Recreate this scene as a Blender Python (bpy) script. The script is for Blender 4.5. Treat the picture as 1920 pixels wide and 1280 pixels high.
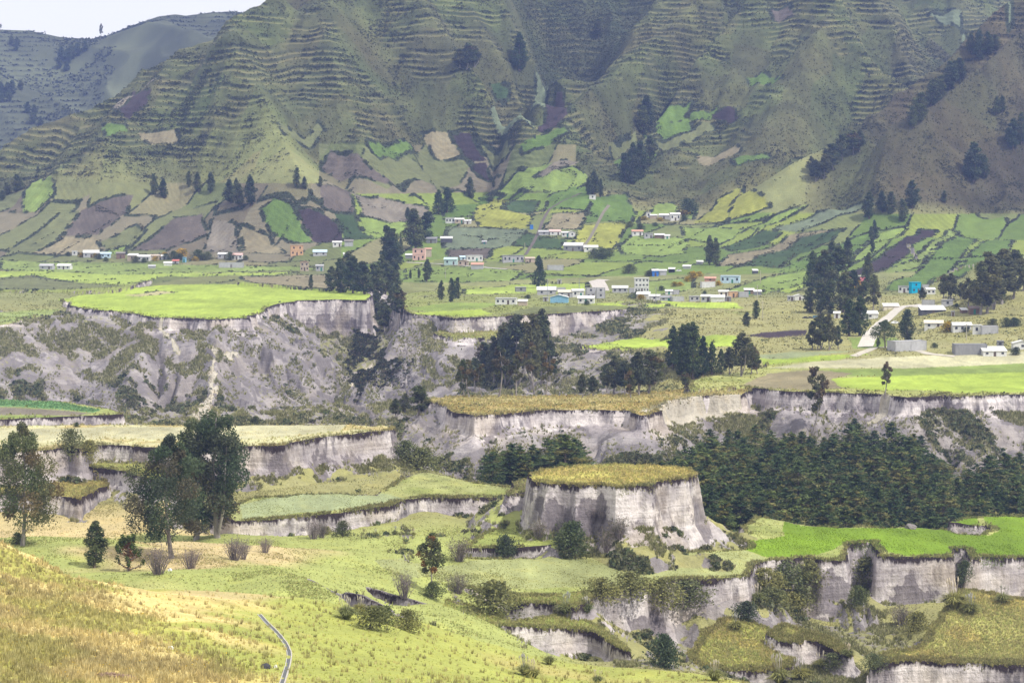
import bpy, math, random
import numpy as np
from mathutils import Vector
R = math.radians
random.seed(7); rng = np.random.default_rng(7)
for o in list(bpy.data.objects): bpy.data.objects.remove(o)
scene = bpy.context.scene
COL = scene.collection

# ---------------------------------------------------------------- camera
F = 4900.0                     # focal length in photo pixels (photo 1920 x 1280)
HOR = 320.0                    # photo row of the horizon
CAMZ = 60.0
PITCH = math.atan(HOR / F)
cam_d = bpy.data.cameras.new("camera"); cam = bpy.data.objects.new("camera", cam_d); COL.objects.link(cam)
cam.location = (0, 0, CAMZ); cam.rotation_euler = (math.pi/2 - PITCH, 0, 0)
cam_d.sensor_width = 36; cam_d.lens = 36 * F / 1920; cam_d.clip_start = 1; cam_d.clip_end = 20000
scene.camera = cam

# ---------------------------------------------------------------- sky, sun, exposure
SUN_EL, SUN_AZ = R(52), R(126)       # azimuth clockwise from +Y (the view direction)
w = bpy.data.worlds.new("World"); scene.world = w; w.use_nodes = True
nt = w.node_tree; nt.nodes.clear()
out = nt.nodes.new('ShaderNodeOutputWorld'); bg1 = nt.nodes.new('ShaderNodeBackground'); bg2 = nt.nodes.new('ShaderNodeBackground')
sky = nt.nodes.new('ShaderNodeTexSky'); sky.sky_type = 'NISHITA'; sky.sun_disc = False
sky.sun_elevation = SUN_EL; sky.sun_rotation = SUN_AZ; sky.altitude = 2800
bg1.inputs[1].default_value = 0.10; nt.links.new(sky.outputs[0], bg1.inputs[0])
bg2.inputs[0].default_value = (1.0, 0.985, 0.965, 1); bg2.inputs[1].default_value = 1.0
mixw = nt.nodes.new('ShaderNodeMixShader'); nz = nt.nodes.new('ShaderNodeTexNoise'); tcw = nt.nodes.new('ShaderNodeTexCoord')
nz.inputs['Scale'].default_value = 2.2; nz.inputs['Detail'].default_value = 5
rw = nt.nodes.new('ShaderNodeMapRange'); rw.inputs[1].default_value = 0.30; rw.inputs[2].default_value = 0.50
rw.inputs[3].default_value = 0.94
nt.links.new(tcw.outputs['Generated'], nz.inputs['Vector']); nt.links.new(nz.outputs['Fac'], rw.inputs[0])
nt.links.new(rw.outputs[0], mixw.inputs[0]); nt.links.new(bg1.outputs[0], mixw.inputs[1]); nt.links.new(bg2.outputs[0], mixw.inputs[2])
nt.links.new(mixw.outputs[0], out.inputs[0])
sd_ = bpy.data.lights.new("sun", 'SUN'); sd_.energy = 3.7; sd_.angle = R(1.5); sd_.color = (1, 0.955, 0.88)
sun = bpy.data.objects.new("sun", sd_); COL.objects.link(sun)
sdir = Vector((math.sin(SUN_AZ)*math.cos(SUN_EL), math.cos(SUN_AZ)*math.cos(SUN_EL), math.sin(SUN_EL)))
sun.rotation_euler = sdir.to_track_quat('Z', 'Y').to_euler(); sun.location = (0, 0, 900)
scene.view_settings.view_transform = 'Standard'; scene.view_settings.look = 'None'
scene.view_settings.exposure = 0.22; scene.view_settings.gamma = 1
scene.cycles.max_bounces = 5; scene.cycles.diffuse_bounces = 2; scene.cycles.transparent_max_bounces = 6
scene.cycles.volume_bounces = 0; scene.cycles.use_denoising = True
scene.cycles.glossy_bounces = 1; scene.cycles.transmission_bounces = 1

# ---------------------------------------------------------------- helpers
CP, SP = math.cos(PITCH), math.sin(PITCH)
def ray(u, v):
    a = (np.asarray(u, float)-960)/F; b = (np.asarray(v, float)-640)/F
    dy = CP - b*SP; dz = -SP - b*CP
    return a/dy, dz/dy                # x per metre of y, z per metre of y
def at(u, v, Y):
    ax, az = ray(u, v); return (ax*Y, Y, CAMZ + az*Y)
def onz(u, v, z):
    ax, az = ray(u, v); Y = (z - CAMZ)/az; return ax*Y, Y
def proj(x, y, z):
    zz = z - CAMZ; d = y*CP - zz*SP; h = y*SP + zz*CP
    return 960 + F*x/d, 640 - F*h/d
_T = np.random.default_rng(3).random((8, 256, 256))
def vn(x, y, s=0):
    T = _T[s % 8]; x = x + 37.7*s; y = y + 91.3*s
    xi = np.floor(x).astype(np.int64); yi = np.floor(y).astype(np.int64)
    fx = x-xi; fy = y-yi; fx = fx*fx*(3-2*fx); fy = fy*fy*(3-2*fy)
    x0 = xi & 255; x1 = (xi+1) & 255; y0 = yi & 255; y1 = (yi+1) & 255
    return (T[x0, y0]*(1-fx)+T[x1, y0]*fx)*(1-fy)+(T[x0, y1]*(1-fx)+T[x1, y1]*fx)*fy
def fbm(x, y, o=4, s=0, g=0.5):
    t = 0; a = 1; n = 0
    for i in range(o):
        t = t + a*vn(x, y, s+i); n += a; a *= g; x = x*2.03; y = y*2.03
    return t/n
def ridged(x, y, o=3, s=0):
    t = 0; a = 1; n = 0
    for i in range(o):
        t = t + a*(1-np.abs(2*vn(x, y, s+i)-1)); n += a; a *= 0.5; x = x*2.1; y = y*2.1
    return t/n
def sm(x): x = np.clip(x, 0, 1); return x*x*(3-2*x)
def lin(c):
    c = np.asarray(c, float)/255; return np.where(c <= .04045, c/12.92, ((c+.055)/1.055)**2.4)
# ---------------------------------------------------------------- terrain description
# the ground under everything: height control lines, each vertex (photo column, photo row, distance in metres)
FLOOR = [
 # near hillside
 [(-120,1300,135),(0,1290,142),(250,1285,158),(520,1285,182)], [(520,1285,182),(800,1290,225),(1100,1300,280)],
 [(-80,1150,188),(60,1160,190),(250,1175,205)], [(250,1175,205),(450,1185,228),(650,1215,262)],
 [(-120,985,264),(0,1022,262),(130,1062,262),(300,1086,268),(430,1102,285)],
 [(-120,1048,238),(0,1062,238),(130,1088,238),(300,1120,240),(430,1140,250)],
 [(430,1102,285),(600,1150,305),(870,1188,330),(1100,1242,335),(1290,1285,335)],
 [(-120,1110,335),(0,1110,340),(150,1130,335),(300,1150,340)],
 # meadow
 [(330,1072,395),(450,1068,410),(560,1085,390),(640,1120,380)],
 [(-60,1015,440),(60,1012,445),(150,1018,440),(300,1045,430)],
 [(-60,1040,500),(90,1045,500),(250,1045,500)],
 [(420,1030,450),(560,1036,455),(700,1034,470),(860,1056,476)],
 [(450,1008,505),(650,1010,512),(850,1014,512)], [(430,1004,532),(650,1002,530),(850,1004,528),(935,1000,522)],
 [(640,1120,380),(700,1180,372),(800,1190,372)],[(700,1150,400),(760,1150,405)],
 [(880,1190,385),(1000,1215,392),(1140,1250,400)],
 [(1290,1400,250),(1500,1480,250),(1950,1600,250)], [(1380,1330,335),(1600,1400,335),(1950,1460,335)], [(1500,1290,440),(1560,1262,452),(1620,1250,462)], [(1700,1330,430),(1950,1330,430)],
 [(800,1290,350),(1000,1290,350),(1200,1300,380)],
 [(1180,1255,425),(1240,1240,440),(1330,1240,450)],
 [(1300,1300,430),(1500,1330,440),(1900,1360,440)],
 [(1400,1230,468),(1600,1220,480),(1700,1210,480),(1920,1180,490)],
 # behind the round mesa, plantation floor
 [(1380,1045,580),(1500,1050,585),(1700,1045,590),(1950,1045,590)],
 [(1250,930,660),(1400,900,700),(1500,872,740),(1700,880,745),(1950,900,740)],
 [(820,905,670),(900,915,680),(1050,905,690),(1150,890,700)],
 [(960,960,600),(1150,980,590)],
 [(770,882,600),(820,928,585),(900,955,572),(950,968,560)],
 [(410,925,558),(560,917,563),(690,908,570),(745,880,580)],
 [(0,900,585),(130,905,580),(240,925,560),(300,960,540),(400,960,540)],
 # gorges
 [(-150,822,700),(200,822,700),(500,822,710),(740,826,720)],
 [(-150,820,900),(100,815,930),(300,810,950)],
 [(385,790,985),(398,730,1010),(405,680,1030),(403,640,1045),(400,604,1058)],
 [(655,790,1060),(652,776,1100),(660,762,1135),(675,748,1170),(702,725,1225)],
 [(482,592,1112),(520,642,1088),(560,696,1060),(600,744,1030),(636,790,1000)], [(768,592,1085),(735,640,1065),(700,690,1045),(668,742,1020),(655,780,1000)],
 [(300,606,1060),(272,660,1040),(235,720,1010),(205,782,985)], [(150,588,1100),(112,640,1070),(62,700,1040),(20,762,1000)], [(345,664,1056),(330,708,1040),(300,772,1010),(280,806,985)], [(190,655,1070),(178,704,1045),(150,774,1005)], [(470,708,1070),(515,774,1020),(555,815,985)], [(700,812,975),(600,822,960)],
 [(830,790,900),(720,800,930),(690,780,955)],
 [(760,800,760),(1000,800,770),(1150,800,780)],
 [(930,745,860),(1000,742,870),(1080,742,875),(1200,738,860),(1260,745,840)],
 [(1060,690,1000),(1140,685,990),(1200,690,970),(1240,700,930)],
 [(820,735,980),(900,735,960)],
 [(-150,640,1040),(20,625,1080),(110,585,1180)],
 # village plain, fans and foot of the mountains
 [(-150,560,1215),(0,556,1230),(130,553,1245)],
 [(-150,505,1500),(100,505,1500),(300,505,1500),(560,508,1480),(700,520,1420)],
 [(-150,478,1600),(200,474,1610),(430,466,1610),(560,452,1615),(700,440,1610)],
 [(760,560,1215),(800,552,1250),(900,552,1260),(1100,555,1240),(1240,555,1230)],
 [(800,505,1440),(900,500,1450),(1100,505,1430),(1300,510,1400),(1460,515,1370)],
 [(1250,645,900),(1400,640,950),(1500,600,1080),(1500,570,1150)],
 [(1600,700,850),(1750,700,850),(1950,700,840)],
 [(1600,640,960),(1750,640,960),(1850,625,970),(1950,590,1000)],
 [(1550,555,1200),(1700,555,1180),(1800,565,1120),(1950,535,1080)],
 [(1960,480,1240),(1880,500,1270),(1760,520,1280),(1600,525,1310)],
 [(850,420,1640),(1000,430,1620),(1150,440,1600),(1300,445,1580)],
 [(850,395,1700),(960,365,1740),(1080,330,1790)],[(1110,370,1710),(1190,372,1730),(1300,400,1690),(1440,392,1690)],
 [(1500,470,1520),(1600,450,1540),(1700,440,1550),(1800,445,1530),(1950,450,1500)],
]
MOUNT = [
 [(-200,370,1790),(-60,305,1810),(60,252,1840),(150,222,1860),(250,178,1888),(330,140,1910),(400,94,1928),(450,66,1942),(515,22,1958),(600,-40,1990),(700,-150,2040)],
 [(-200,760,2330),(0,680,2330),(300,600,2330),(430,540,2330),(560,400,2330),(750,160,2330)],
 [(-200,620,1980),(0,560,2010),(200,480,2040),(400,390,2080),(500,300,2120),(560,200,2150),(700,-60,2220)],
 [(520,75,1905),(445,115,1862),(432,160,1820),(465,230,1768),(525,330,1710),(560,400,1665)],
 [(330,190,1880),(250,290,1800),(200,360,1740)],
 [(-100,420,1690),(100,400,1700),(300,395,1690),(440,390,1680)],
 [(620,0,1965),(600,120,1890),(640,230,1810),(680,330,1745)],
 [(740,-10,1990),(800,90,1930),(870,150,1890),(960,205,1850),(985,240,1830)],
 [(830,0,2040),(890,80,1985),(960,150,1925),(1010,200,1900)],
 [(880,-20,2040),(950,60,2000),(1020,120,1970),(1050,150,1960)],
 [(1180,-20,2210),(1090,90,2110),(1060,160,2030),(1035,200,1990),(1000,250,1940),(940,330,1850),(880,372,1780)],
 [(720,300,1780),(800,320,1770),(900,330,1800)],
 [(1340,-30,2070),(1260,80,1985),(1180,145,1940),(1100,225,1885),(1040,290,1835),(1000,305,1830)],
 [(1420,-10,2130),(1330,110,2030),(1240,240,1930),(1180,330,1850)],
 [(1480,-30,2080),(1380,65,2000),(1310,150,1940),(1250,230,1880),(1210,300,1830)],
 [(1500,100,1970),(1400,230,1880),(1320,320,1800),(1280,360,1760)],
 [(1520,-10,2010),(1582,80,1950),(1636,165,1895),(1697,235,1860)],
 [(1560,90,1945),(1510,200,1870),(1480,300,1800),(1450,370,1740)],
 [(1620,60,2060),(1660,130,2010),(1710,190,1960)],
 [(1600,-20,2090),(1650,60,2030),(1700,125,1985),(1727,165,1960)],
 [(1640,270,1830),(1590,330,1790),(1540,385,1750)],
 [(1900,60,2130),(1840,110,2080),(1760,190,2000),(1700,240,1930)],
 [(1760,-20,2250),(1850,20,2260),(1950,60,2260)],[(1740,60,2130),(1800,100,2110)],
 [(2000,20,1810),(1918,77,1790),(1804,161,1762),(1697,228,1735),(1622,280,1712),(1565,348,1690),(1490,388,1668)],
 [(2050,150,1960),(1960,180,1900),(1840,240,1850),(1760,300,1810)],
 [(1990,100,1730),(1920,141,1712),(1784,249,1672),(1710,312,1645)],
 [(1990,200,1720),(1900,260,1690),(1800,340,1640)],
 [(1700,400,1590),(1800,410,1580),(1950,400,1580)],
]
def behind(L, dY, dz):
    r = []
    for (u, v, Y) in L:
        z = HZ(u, v, Y)-dz; r.append((u, float(proj(at(u, v, Y+dY)[0], Y+dY, z)[1]), Y+dY))
    return r
def HZ(u, v, Y): return at(u, v, Y)[2]
MOUNT += [behind(MOUNT[0], 26, 12), behind(MOUNT[0], 60, 45), behind(MOUNT[23], 24, 10), behind(MOUNT[23], 55, 32)]
# flat-topped terraces: rim polygon in photo pixels, top height (a number or three (u, v, z) points), cliff height, cliff run, talus slope, roughness
M = []
def mesa(name, poly, z, H, run, tal, rough=1.0): M.append(dict(name=name, poly=poly, z=z, H=H, run=run, tal=tal, rough=rough))
mesa('great_east', [(492,581),(520,568),(560,563),(640,562),(692,563),(700,552),(640,543),(560,539),(520,535),(500,533)], 0, 20, 4.5, 0.9, 1.1)
mesa('great', [(118,562),(150,574),(210,583),(300,594),(400,598),(462,596),(482,584),(504,575),(512,535),(470,531),(380,530),(300,535),(200,543),(130,549)], 0, 8, 4.2, 0.95, 1.5)
mesa('shelf_west', [(-160,618),(0,605),(60,592),(110,582),(118,565),(90,572),(0,575),(-160,575)], -3.5, 2, 4, 0.7, 1.3)
mesa('back_plain', [(-200,545),(0,543),(100,545),(200,544),(235,540),(262,531),(300,521),(440,517),(448,530),(560,536),(690,545),(720,530),(720,500),(-200,500)], 1.5, 6, 3, 0.7, 1.0)
mesa('village', [(752,575),(775,588),(850,597),(920,595),(1000,590),(1100,584),(1200,579),(1245,580),(1320,581),(1400,588),(1480,575),(1500,520),(1200,505),(900,510),(830,535),(810,545),(770,548),(742,556)], 0, 16, 5, 0.85, 1.2)
mesa('village_shelf', [(812,627),(860,632),(925,634),(1000,640),(990,620),(930,610),(835,612)], -6, 3, 3, 0.85, 1.2)
mesa('lime_shelf', [(1095,648),(1170,652),(1250,656),(1320,655),(1392,650),(1388,628),(1200,632)], -8, 3, 4, 0.7, 1.3)
mesa('house_plain', [(1290,733),(1340,728),(1400,722),(1460,731),(1560,735),(1640,738),(1700,742),(1745,738),(1760,729),(1800,740),(1920,738),(2060,735),(2060,560),(1500,560),(1430,600),(1245,596),(1235,615),(1400,640),(1440,660),(1420,690),(1330,705)], -5, 9, 5, 1.0, 1.7)
mesa('ridge_mid', [(800,748),(850,768),(890,785),(930,775),(1000,768),(1100,766),(1180,768),(1210,778),(1240,760),(1300,745),(1400,738),(1400,725),(1290,728),(1180,738),(1000,742),(850,741)], -6, 7, 3.5, 0.95, 1.6)
mesa('field_west', [(-160,795),(0,787),(100,783),(233,777),(215,768),(120,752),(0,748),(-160,746)], -1, 4, 0.7, 0.6, 0.5)
mesa('plateau_west', [(-160,858),(0,852),(70,847),(138,838),(150,845),(165,840),(172,831),(280,836),(370,838),(450,834),(530,834),(560,824),(640,814),(735,806),(742,797),(740,797),(400,797),(-160,797)], 0, 8.5, 2.2, 0.85, 0.9)
mesa('shelf_a', [(128,872),(200,878),(240,882),(262,890),(330,905),(330,885),(290,872),(200,866)], -4, 5, 1.2, 0.8, 0.6)
mesa('shelf_b', [(60,925),(120,928),(150,935),(175,915),(212,908),(205,896),(140,895),(78,905),(-160,910),(-160,925)], -7, 8, 2.4, 0.9, 1.0)
mesa('shelf_mid', [(440,978),(520,972),(600,962),(680,954),(740,947),(775,936),(800,930),(870,930),(950,930),(970,915),(900,905),(800,885),(760,892),(700,925),(600,925),(480,930),(400,960)], [(450,975,-10.5),(740,948,-10),(880,905,-8)], 5.0, 1.5, 0.8, 0.8)
mesa('round', [(985,897),(1000,904),(1022,909),(1050,908),(1078,913),(1120,910),(1155,914),(1190,909),(1215,910),(1243,904),(1272,900),(1300,894),(1314,886),(1300,877),(1255,875),(1200,870),(1150,869),(1080,871),(1020,880)], 0, 14, 4.4, 0.9, 1.15)
mesa('round_shoulder', [(940,935),(960,925),(985,922),(1000,905),(985,897),(970,900)], -5, 5, 4, 1.3, 0.9)
mesa('shelf_front', [(860,1030),(880,1026),(965,1026),(1050,1020),(1056,1022),(1075,1012),(1110,1006),(1196,996),(1180,985),(1130,975),(1000,968),(960,972),(900,1000)], [(880,1025,-11),(1190,995,-9.8),(1000,970,-10)], 4.6, 0.8, 0.6, 0.5)
mesa('terrace', [(560,1075),(640,1086),(700,1086),(780,1098),(860,1100),(960,1112),(1040,1122),(1090,1115),(1150,1105),(1210,1100),(1212,1090),(1236,1094),(1250,1086),(1390,1084),(1404,1082),(1420,1058),(1470,1050),(1520,1046),(1542,1052),(1582,1050),(1592,1020),(1634,1016),(1644,1043),(1660,1045),(1700,1046),(1786,1047),(1795,1030),(1806,1030),(1814,1046),(1920,1049),(2080,1050),
   (2080,968),(1840,967),(1800,971),(1776,977),(1852,984),(1876,993),(1850,1002),(1795,1001),(1768,992),(1700,988),(1600,985),(1560,988),(1500,984),(1462,975),(1420,970),(1395,985),(1392,1028),(1300,1030),(1200,1034),(1000,1048),(860,1045),(700,1035),(600,1045)], [(640,1080,-11.2),(1300,1075,-15),(1700,985,-15.2)], 12.5, 4.0, 1.1, 1.1)
mesa('low_terrace', [(764,1148),(800,1156),(850,1165),(960,1176),(1100,1180),(1130,1192),(1165,1215),(1180,1222),(1150,1190),(1110,1165),(1050,1150),(960,1165),(880,1130),(820,1122),(775,1128)], [(770,1148,-12),(1100,1180,-17),(960,1140,-15)], 4.5, 0.8, 0.9, 0.6)
mesa('mid_terrace', [(955,1128),(1010,1130),(1050,1132),(1075,1140),(1110,1120),(1100,1108),(960,1112)], -14.5, 4, 0.8, 0.8, 0.5)
mesa('corner_terrace', [(1622,1262),(1640,1248),(1700,1245),(1800,1246),(1920,1244),(2080,1244),(2080,1110),(1920,1118),(1850,1106),(1800,1102),(1778,1135),(1762,1165),(1740,1180),(1720,1200),(1690,1214),(1650,1222),(1630,1240)], [(1650,1250,-25.6),(1900,1245,-26),(1850,1120,-18)], 8, 1.2, 0.9, 0.9)
mesa('grassy_ledge', [(1300,1222),(1318,1250),(1372,1257),(1440,1252),(1478,1240),(1505,1222),(1480,1196),(1440,1180),(1400,1160),(1352,1160),(1318,1190)], [(1350,1250,-25),(1470,1240,-25.5),(1380,1165,-20.5)], 7, 1.5, 0.9, 1.3)
mesa('broken_ledge', [(1440,1186),(1480,1200),(1535,1206),(1590,1228),(1606,1222),(1580,1200),(1530,1180),(1470,1168)], [(1450,1188,-21.5),(1590,1225,-24.2),(1530,1180,-21.2)], 4, 1.2, 0.9, 1.0)
mesa('low_lip', [(1070,1228),(1120,1222),(1165,1222),(1180,1232),(1160,1215),(1070,1222)], -21, 4, 0.8, 0.8, 0.5)

CARVE = [(2.6, [(572,1127),(600,1122),(640,1129),(668,1148),(700,1160),(745,1166),(750,1182),(690,1180),(650,1164),(620,1144),(585,1135)]),
 (5.0, [(676,1086),(700,1084),(780,1096),(850,1100),(858,1118),(800,1132),(740,1136),(700,1122),(684,1102)])]
def poly3(m):
    """rim polygon in the world; a tilted top is solved by iteration"""
    uu = np.array([p[0] for p in m['poly']], float); vv = np.array([p[1] for p in m['poly']], float)
    if np.isscalar(m['z']): m['pl'] = (m['z'], 0.0, 0.0)
    else:
        A = []; b = []
        for (u, v, z) in m['z']:
            x, y = onz(u, v, z); A.append([1, x, y]); b.append(z)
        m['pl'] = tuple(np.linalg.solve(np.array(A), np.array(b)))
    c0, c1, c2 = m['pl']
    ax, az = ray(uu, vv)
    Y = (c0-CAMZ)/(az - c1*ax - c2)       # z = c0 + c1 x + c2 y on the ray
    return np.stack([ax*Y, Y], 1)
def seg_d(px, py, a, b):
    dx, dy = b[0]-a[0], b[1]-a[1]; L = dx*dx+dy*dy+1e-9
    t = np.clip(((px-a[0])*dx+(py-a[1])*dy)/L, 0, 1)
    return np.hypot(px-a[0]-t*dx, py-a[1]-t*dy), t
def inside(px, py, P):
    r = np.zeros(px.shape, bool); n = len(P)
    for i in range(n):
        x0, y0 = P[i]; x1, y1 = P[(i+1) % n]
        if y0 == y1: continue
        c = ((y0 > py) != (y1 > py)) & (px < (x1-x0)*(py-y0)/(y1-y0)+x0); r ^= c
    return r
# coarse fan grid: columns a = x/y, rows y
A0, A1, Y0, Y1 = -0.232, 0.232, 105.0, 2330.0
NAc, NYc = 310, 1150
ac = np.linspace(A0, A1, NAc); ly = np.linspace(math.log(Y0), math.log(Y1), NYc); yc = np.exp(ly)
GA, GY = np.meshgrid(ac, yc, indexing='ij'); GX = GA*GY
for m in M:
    P = poly3(m); m['P'] = P
    x0, y0 = P.min(0)-70; x1, y1 = P.max(0)+70
    s = np.full(GX.shape, 99.0); k = (GX > x0) & (GX < x1) & (GY > y0) & (GY < y1)
    px, py = GX[k], GY[k]; d = np.full(px.shape, 1e9)
    for i in range(len(P)): d = np.minimum(d, seg_d(px, py, P[i], P[(i+1) % len(P)])[0])
    d = np.where(inside(px, py, P), -d, d); s[k] = np.minimum(d, 99); m['sd'] = s
    ii = np.where(k.any(1))[0]; m['ya'] = (y0, y1)
CSD = []
for dp, poly in CARVE:
    P = []
    for (u, v) in poly:           # these lie on the open meadow, about 385 m away
        x_, y_, z_ = at(u, v, 392 if dp < 3 else 412); P.append((x_, 60*0+y_-(v-1130)*.35))
    P = np.array(P); d = np.full(GX.shape, 99.0); k = (GX > P[:, 0].min()-20) & (GX < P[:, 0].max()+20) & (GY > P[:, 1].min()-20) & (GY < P[:, 1].max()+20)
    q_ = np.full(int(k.sum()), 1e9)
    for i in range(len(P)): q_ = np.minimum(q_, seg_d(GX[k], GY[k], P[i], P[(i+1) % len(P)])[0])
    d[k] = np.where(inside(GX[k], GY[k], P), -q_, q_); CSD.append((dp, d))
def trend(y): return np.where(y < 1300, 0, np.where(y < 1550, (y-1300)*0.03, np.where(y < 1720, 7.5+(y-1550)*0.17, 36.4+(y-1720)*0.50)))
def shepard(lines, px, py, Rr, p=2.0, eps=3.0, tr=None):
    num = np.zeros(px.shape); den = np.zeros(px.shape)
    for L in lines:
        P = [at(*q) for q in L]; best = np.full(px.shape, 1e9); val = np.zeros(px.shape)
        for i in range(max(1, len(P)-1)):
            a = P[i]; b = P[min(i+1, len(P)-1)]
            d, t = seg_d(px, py, a, b); z = a[2]+(b[2]-a[2])*t
            if tr is not None: z = z - tr(a[1]+(b[1]-a[1])*t)
            k = d < best; best = np.where(k, d, best); val = np.where(k, z, val)
        ww = np.maximum(1e-4, (1-best/Rr))**2/(best**p+eps)
        num += ww*val; den += ww
    return num/den
FL = np.zeros(GX.shape); near = GY < 1330; zero = lambda y: 0*y
FL[near] = shepard([l for l in FLOOR if min(q[2] for q in l) < 1500], GX[near], GY[near], 150., 2.2, np.where(GY[near] < 360, 260., np.where(GY[near] > 680, 60., 6.0)), zero)
far = GY > 1230
ff = shepard([l for l in FLOOR if max(q[2] for q in l) > 1150]+MOUNT, GX[far], GY[far], 420., 1.9, 40.0, trend)+trend(GY[far])
tmp = FL.copy(); tmp[far] = ff
wv = sm((GY-1240)/80.); FL = np.where(near, FL*(1-wv)+tmp*wv, tmp); FL = np.where(GY < 1240, np.where(near, FL, tmp), FL)
RIDGE = [0, 2, 3, 5, 6, 7, 8, 11, 13, 15, 16, 18, 23, 25]; GULLY = [9, 12, 19, 20]
def tents(lines, wdt):
    t = np.zeros(GX.shape); px, py = GX[far], GY[far]; b = np.zeros(px.shape)
    for L in lines:
        P = [at(*q) for q in L]; d = np.full(px.shape, 1e9)
        for i in range(len(P)-1): d = np.minimum(d, seg_d(px, py, P[i], P[i+1])[0])
        b = np.maximum(b, np.maximum(0, 1-d/wdt)**1.08)
    t[far] = b; return t
MT_ = MOUNT[:1]+MOUNT[3:]      # without the two hidden back lines
TENT = tents([MOUNT[i] for i in (3, 4, 6, 7, 8, 9, 12, 14, 16, 17, 19, 24, 26)], 60.)*29-tents([MOUNT[i] for i in (10, 13, 20, 21)], 75.)*26
FL = FL+TENT
TG = TENT
# eroded ash slopes : ruled facets between spur crests and gully lines (each line runs from the rim down to the foot)
LOFTS = [[
 [(-230,655,1030),(-230,720,1010),(-240,790,985)],
 [(75,600,1088),(70,650,1054),(45,710,1020),(5,775,986)],
 [(165,604,1088),(185,662,1068),(170,722,1040),(125,790,998)],
 [(250,604,1080),(275,652,1044),(236,718,1012),(190,798,976)],
 [(330,608,1076),(342,662,1066),(332,718,1050),(290,806,988)],
 [(410,608,1058),(403,652,1034),(398,712,1010),(384,796,972)],
 [(446,606,1076),(462,670,1056),(480,738,1024),(500,812,984)],
 [(488,596,1108),(535,658,1080),(590,730,1034),(642,798,988)],
 [(690,692,1222),(672,732,1165),(655,770,1100),(652,812,1015)],
 [(765,600,1088),(735,645,1066),(700,702,1042),(672,762,1008),(664,812,975)],
 [(792,622,1078),(770,680,1060),(742,745,1022),(715,815,965)],
 [(815,640,1052),(800,700,1018),(765,760,982),(745,815,940)],
 [(838,650,1062),(835,705,1035),(815,765,985),(790,820,915)],
 [(858,642,1048),(856,700,1008),(846,760,955),(825,815,905)],
 [(930,655,1060),(950,712,1000),(935,770,930),(900,812,890)]],
 [[(742,800,700),(735,840,668)],[(800,750,765),(766,790,735),(742,845,700)],[(835,752,752),(826,805,724),(795,885,688)],[(868,762,738),(888,820,708),(906,892,682)],[(900,785,750),(914,835,730),(925,905,700)],[(945,782,742),(965,830,715),(985,905,688)],[(1000,775,750),(1010,830,730),(1020,905,700)]]]
def resample(L, n=9):
    P = np.array([at(*q) for q in L], float); d = np.concatenate([[0], np.cumsum(np.hypot(*np.diff(P[:, :2], axis=0).T))]); t = np.linspace(0, d[-1], n)
    return np.stack([np.interp(t, d, P[:, c]) for c in range(3)], 1)
def raster_tri(T):
    m0 = T.min(0); m1 = T.max(0); a_ = (T[1, 0]-T[0, 0])*(T[2, 1]-T[0, 1])-(T[2, 0]-T[0, 0])*(T[1, 1]-T[0, 1])
    if abs(a_) < 1e-6: return
    j0, j1 = np.searchsorted(yc, [m0[1], m1[1]]); j0 = max(0, j0-1); X_, Y_ = GX[:, j0:j1+1], GY[:, j0:j1+1]
    w1 = ((X_-T[0, 0])*(T[2, 1]-T[0, 1])-(T[2, 0]-T[0, 0])*(Y_-T[0, 1]))/a_; w2 = ((T[1, 0]-T[0, 0])*(Y_-T[0, 1])-(X_-T[0, 0])*(T[1, 1]-T[0, 1]))/a_
    k = (w1 >= -1e-6) & (w2 >= -1e-6) & (w1+w2 <= 1+1e-6); z = T[0, 2]+w1*(T[1, 2]-T[0, 2])+w2*(T[2, 2]-T[0, 2])
    FL[:, j0:j1+1][k] = z[k]; LZ[:, j0:j1+1][k] = 1
LZ = np.zeros(GX.shape)
for LF in LOFTS:
    RS = [resample(L) for L in LF]
    for A_, B_ in zip(RS[:-1], RS[1:]):
        for i in range(len(A_)-1):
            raster_tri(np.array([A_[i], B_[i], A_[i+1]])); raster_tri(np.array([B_[i], B_[i+1], A_[i+1]]))
for _ in range(1): FL[1:-1, 1:-1] = np.where(LZ[1:-1, 1:-1] > 0, (FL[1:-1, 1:-1]*4+FL[2:, 1:-1]+FL[:-2, 1:-1]+FL[1:-1, 2:]+FL[1:-1, :-2])/8, FL[1:-1, 1:-1])
def samp(G, a, y):
    fa = np.clip((a-A0)/(A1-A0)*(NAc-1), 0, NAc-1.001); fy = np.clip((np.log(y)-ly[0])/(ly[-1]-ly[0])*(NYc-1), 0, NYc-1.001)
    i = fa.astype(int); j = fy.astype(int); fa = fa-i; fy = fy-j
    return (G[i, j]*(1-fa)+G[i+1, j]*fa)*(1-fy)+(G[i, j+1]*(1-fa)+G[i+1, j+1]*fa)*fy
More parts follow.
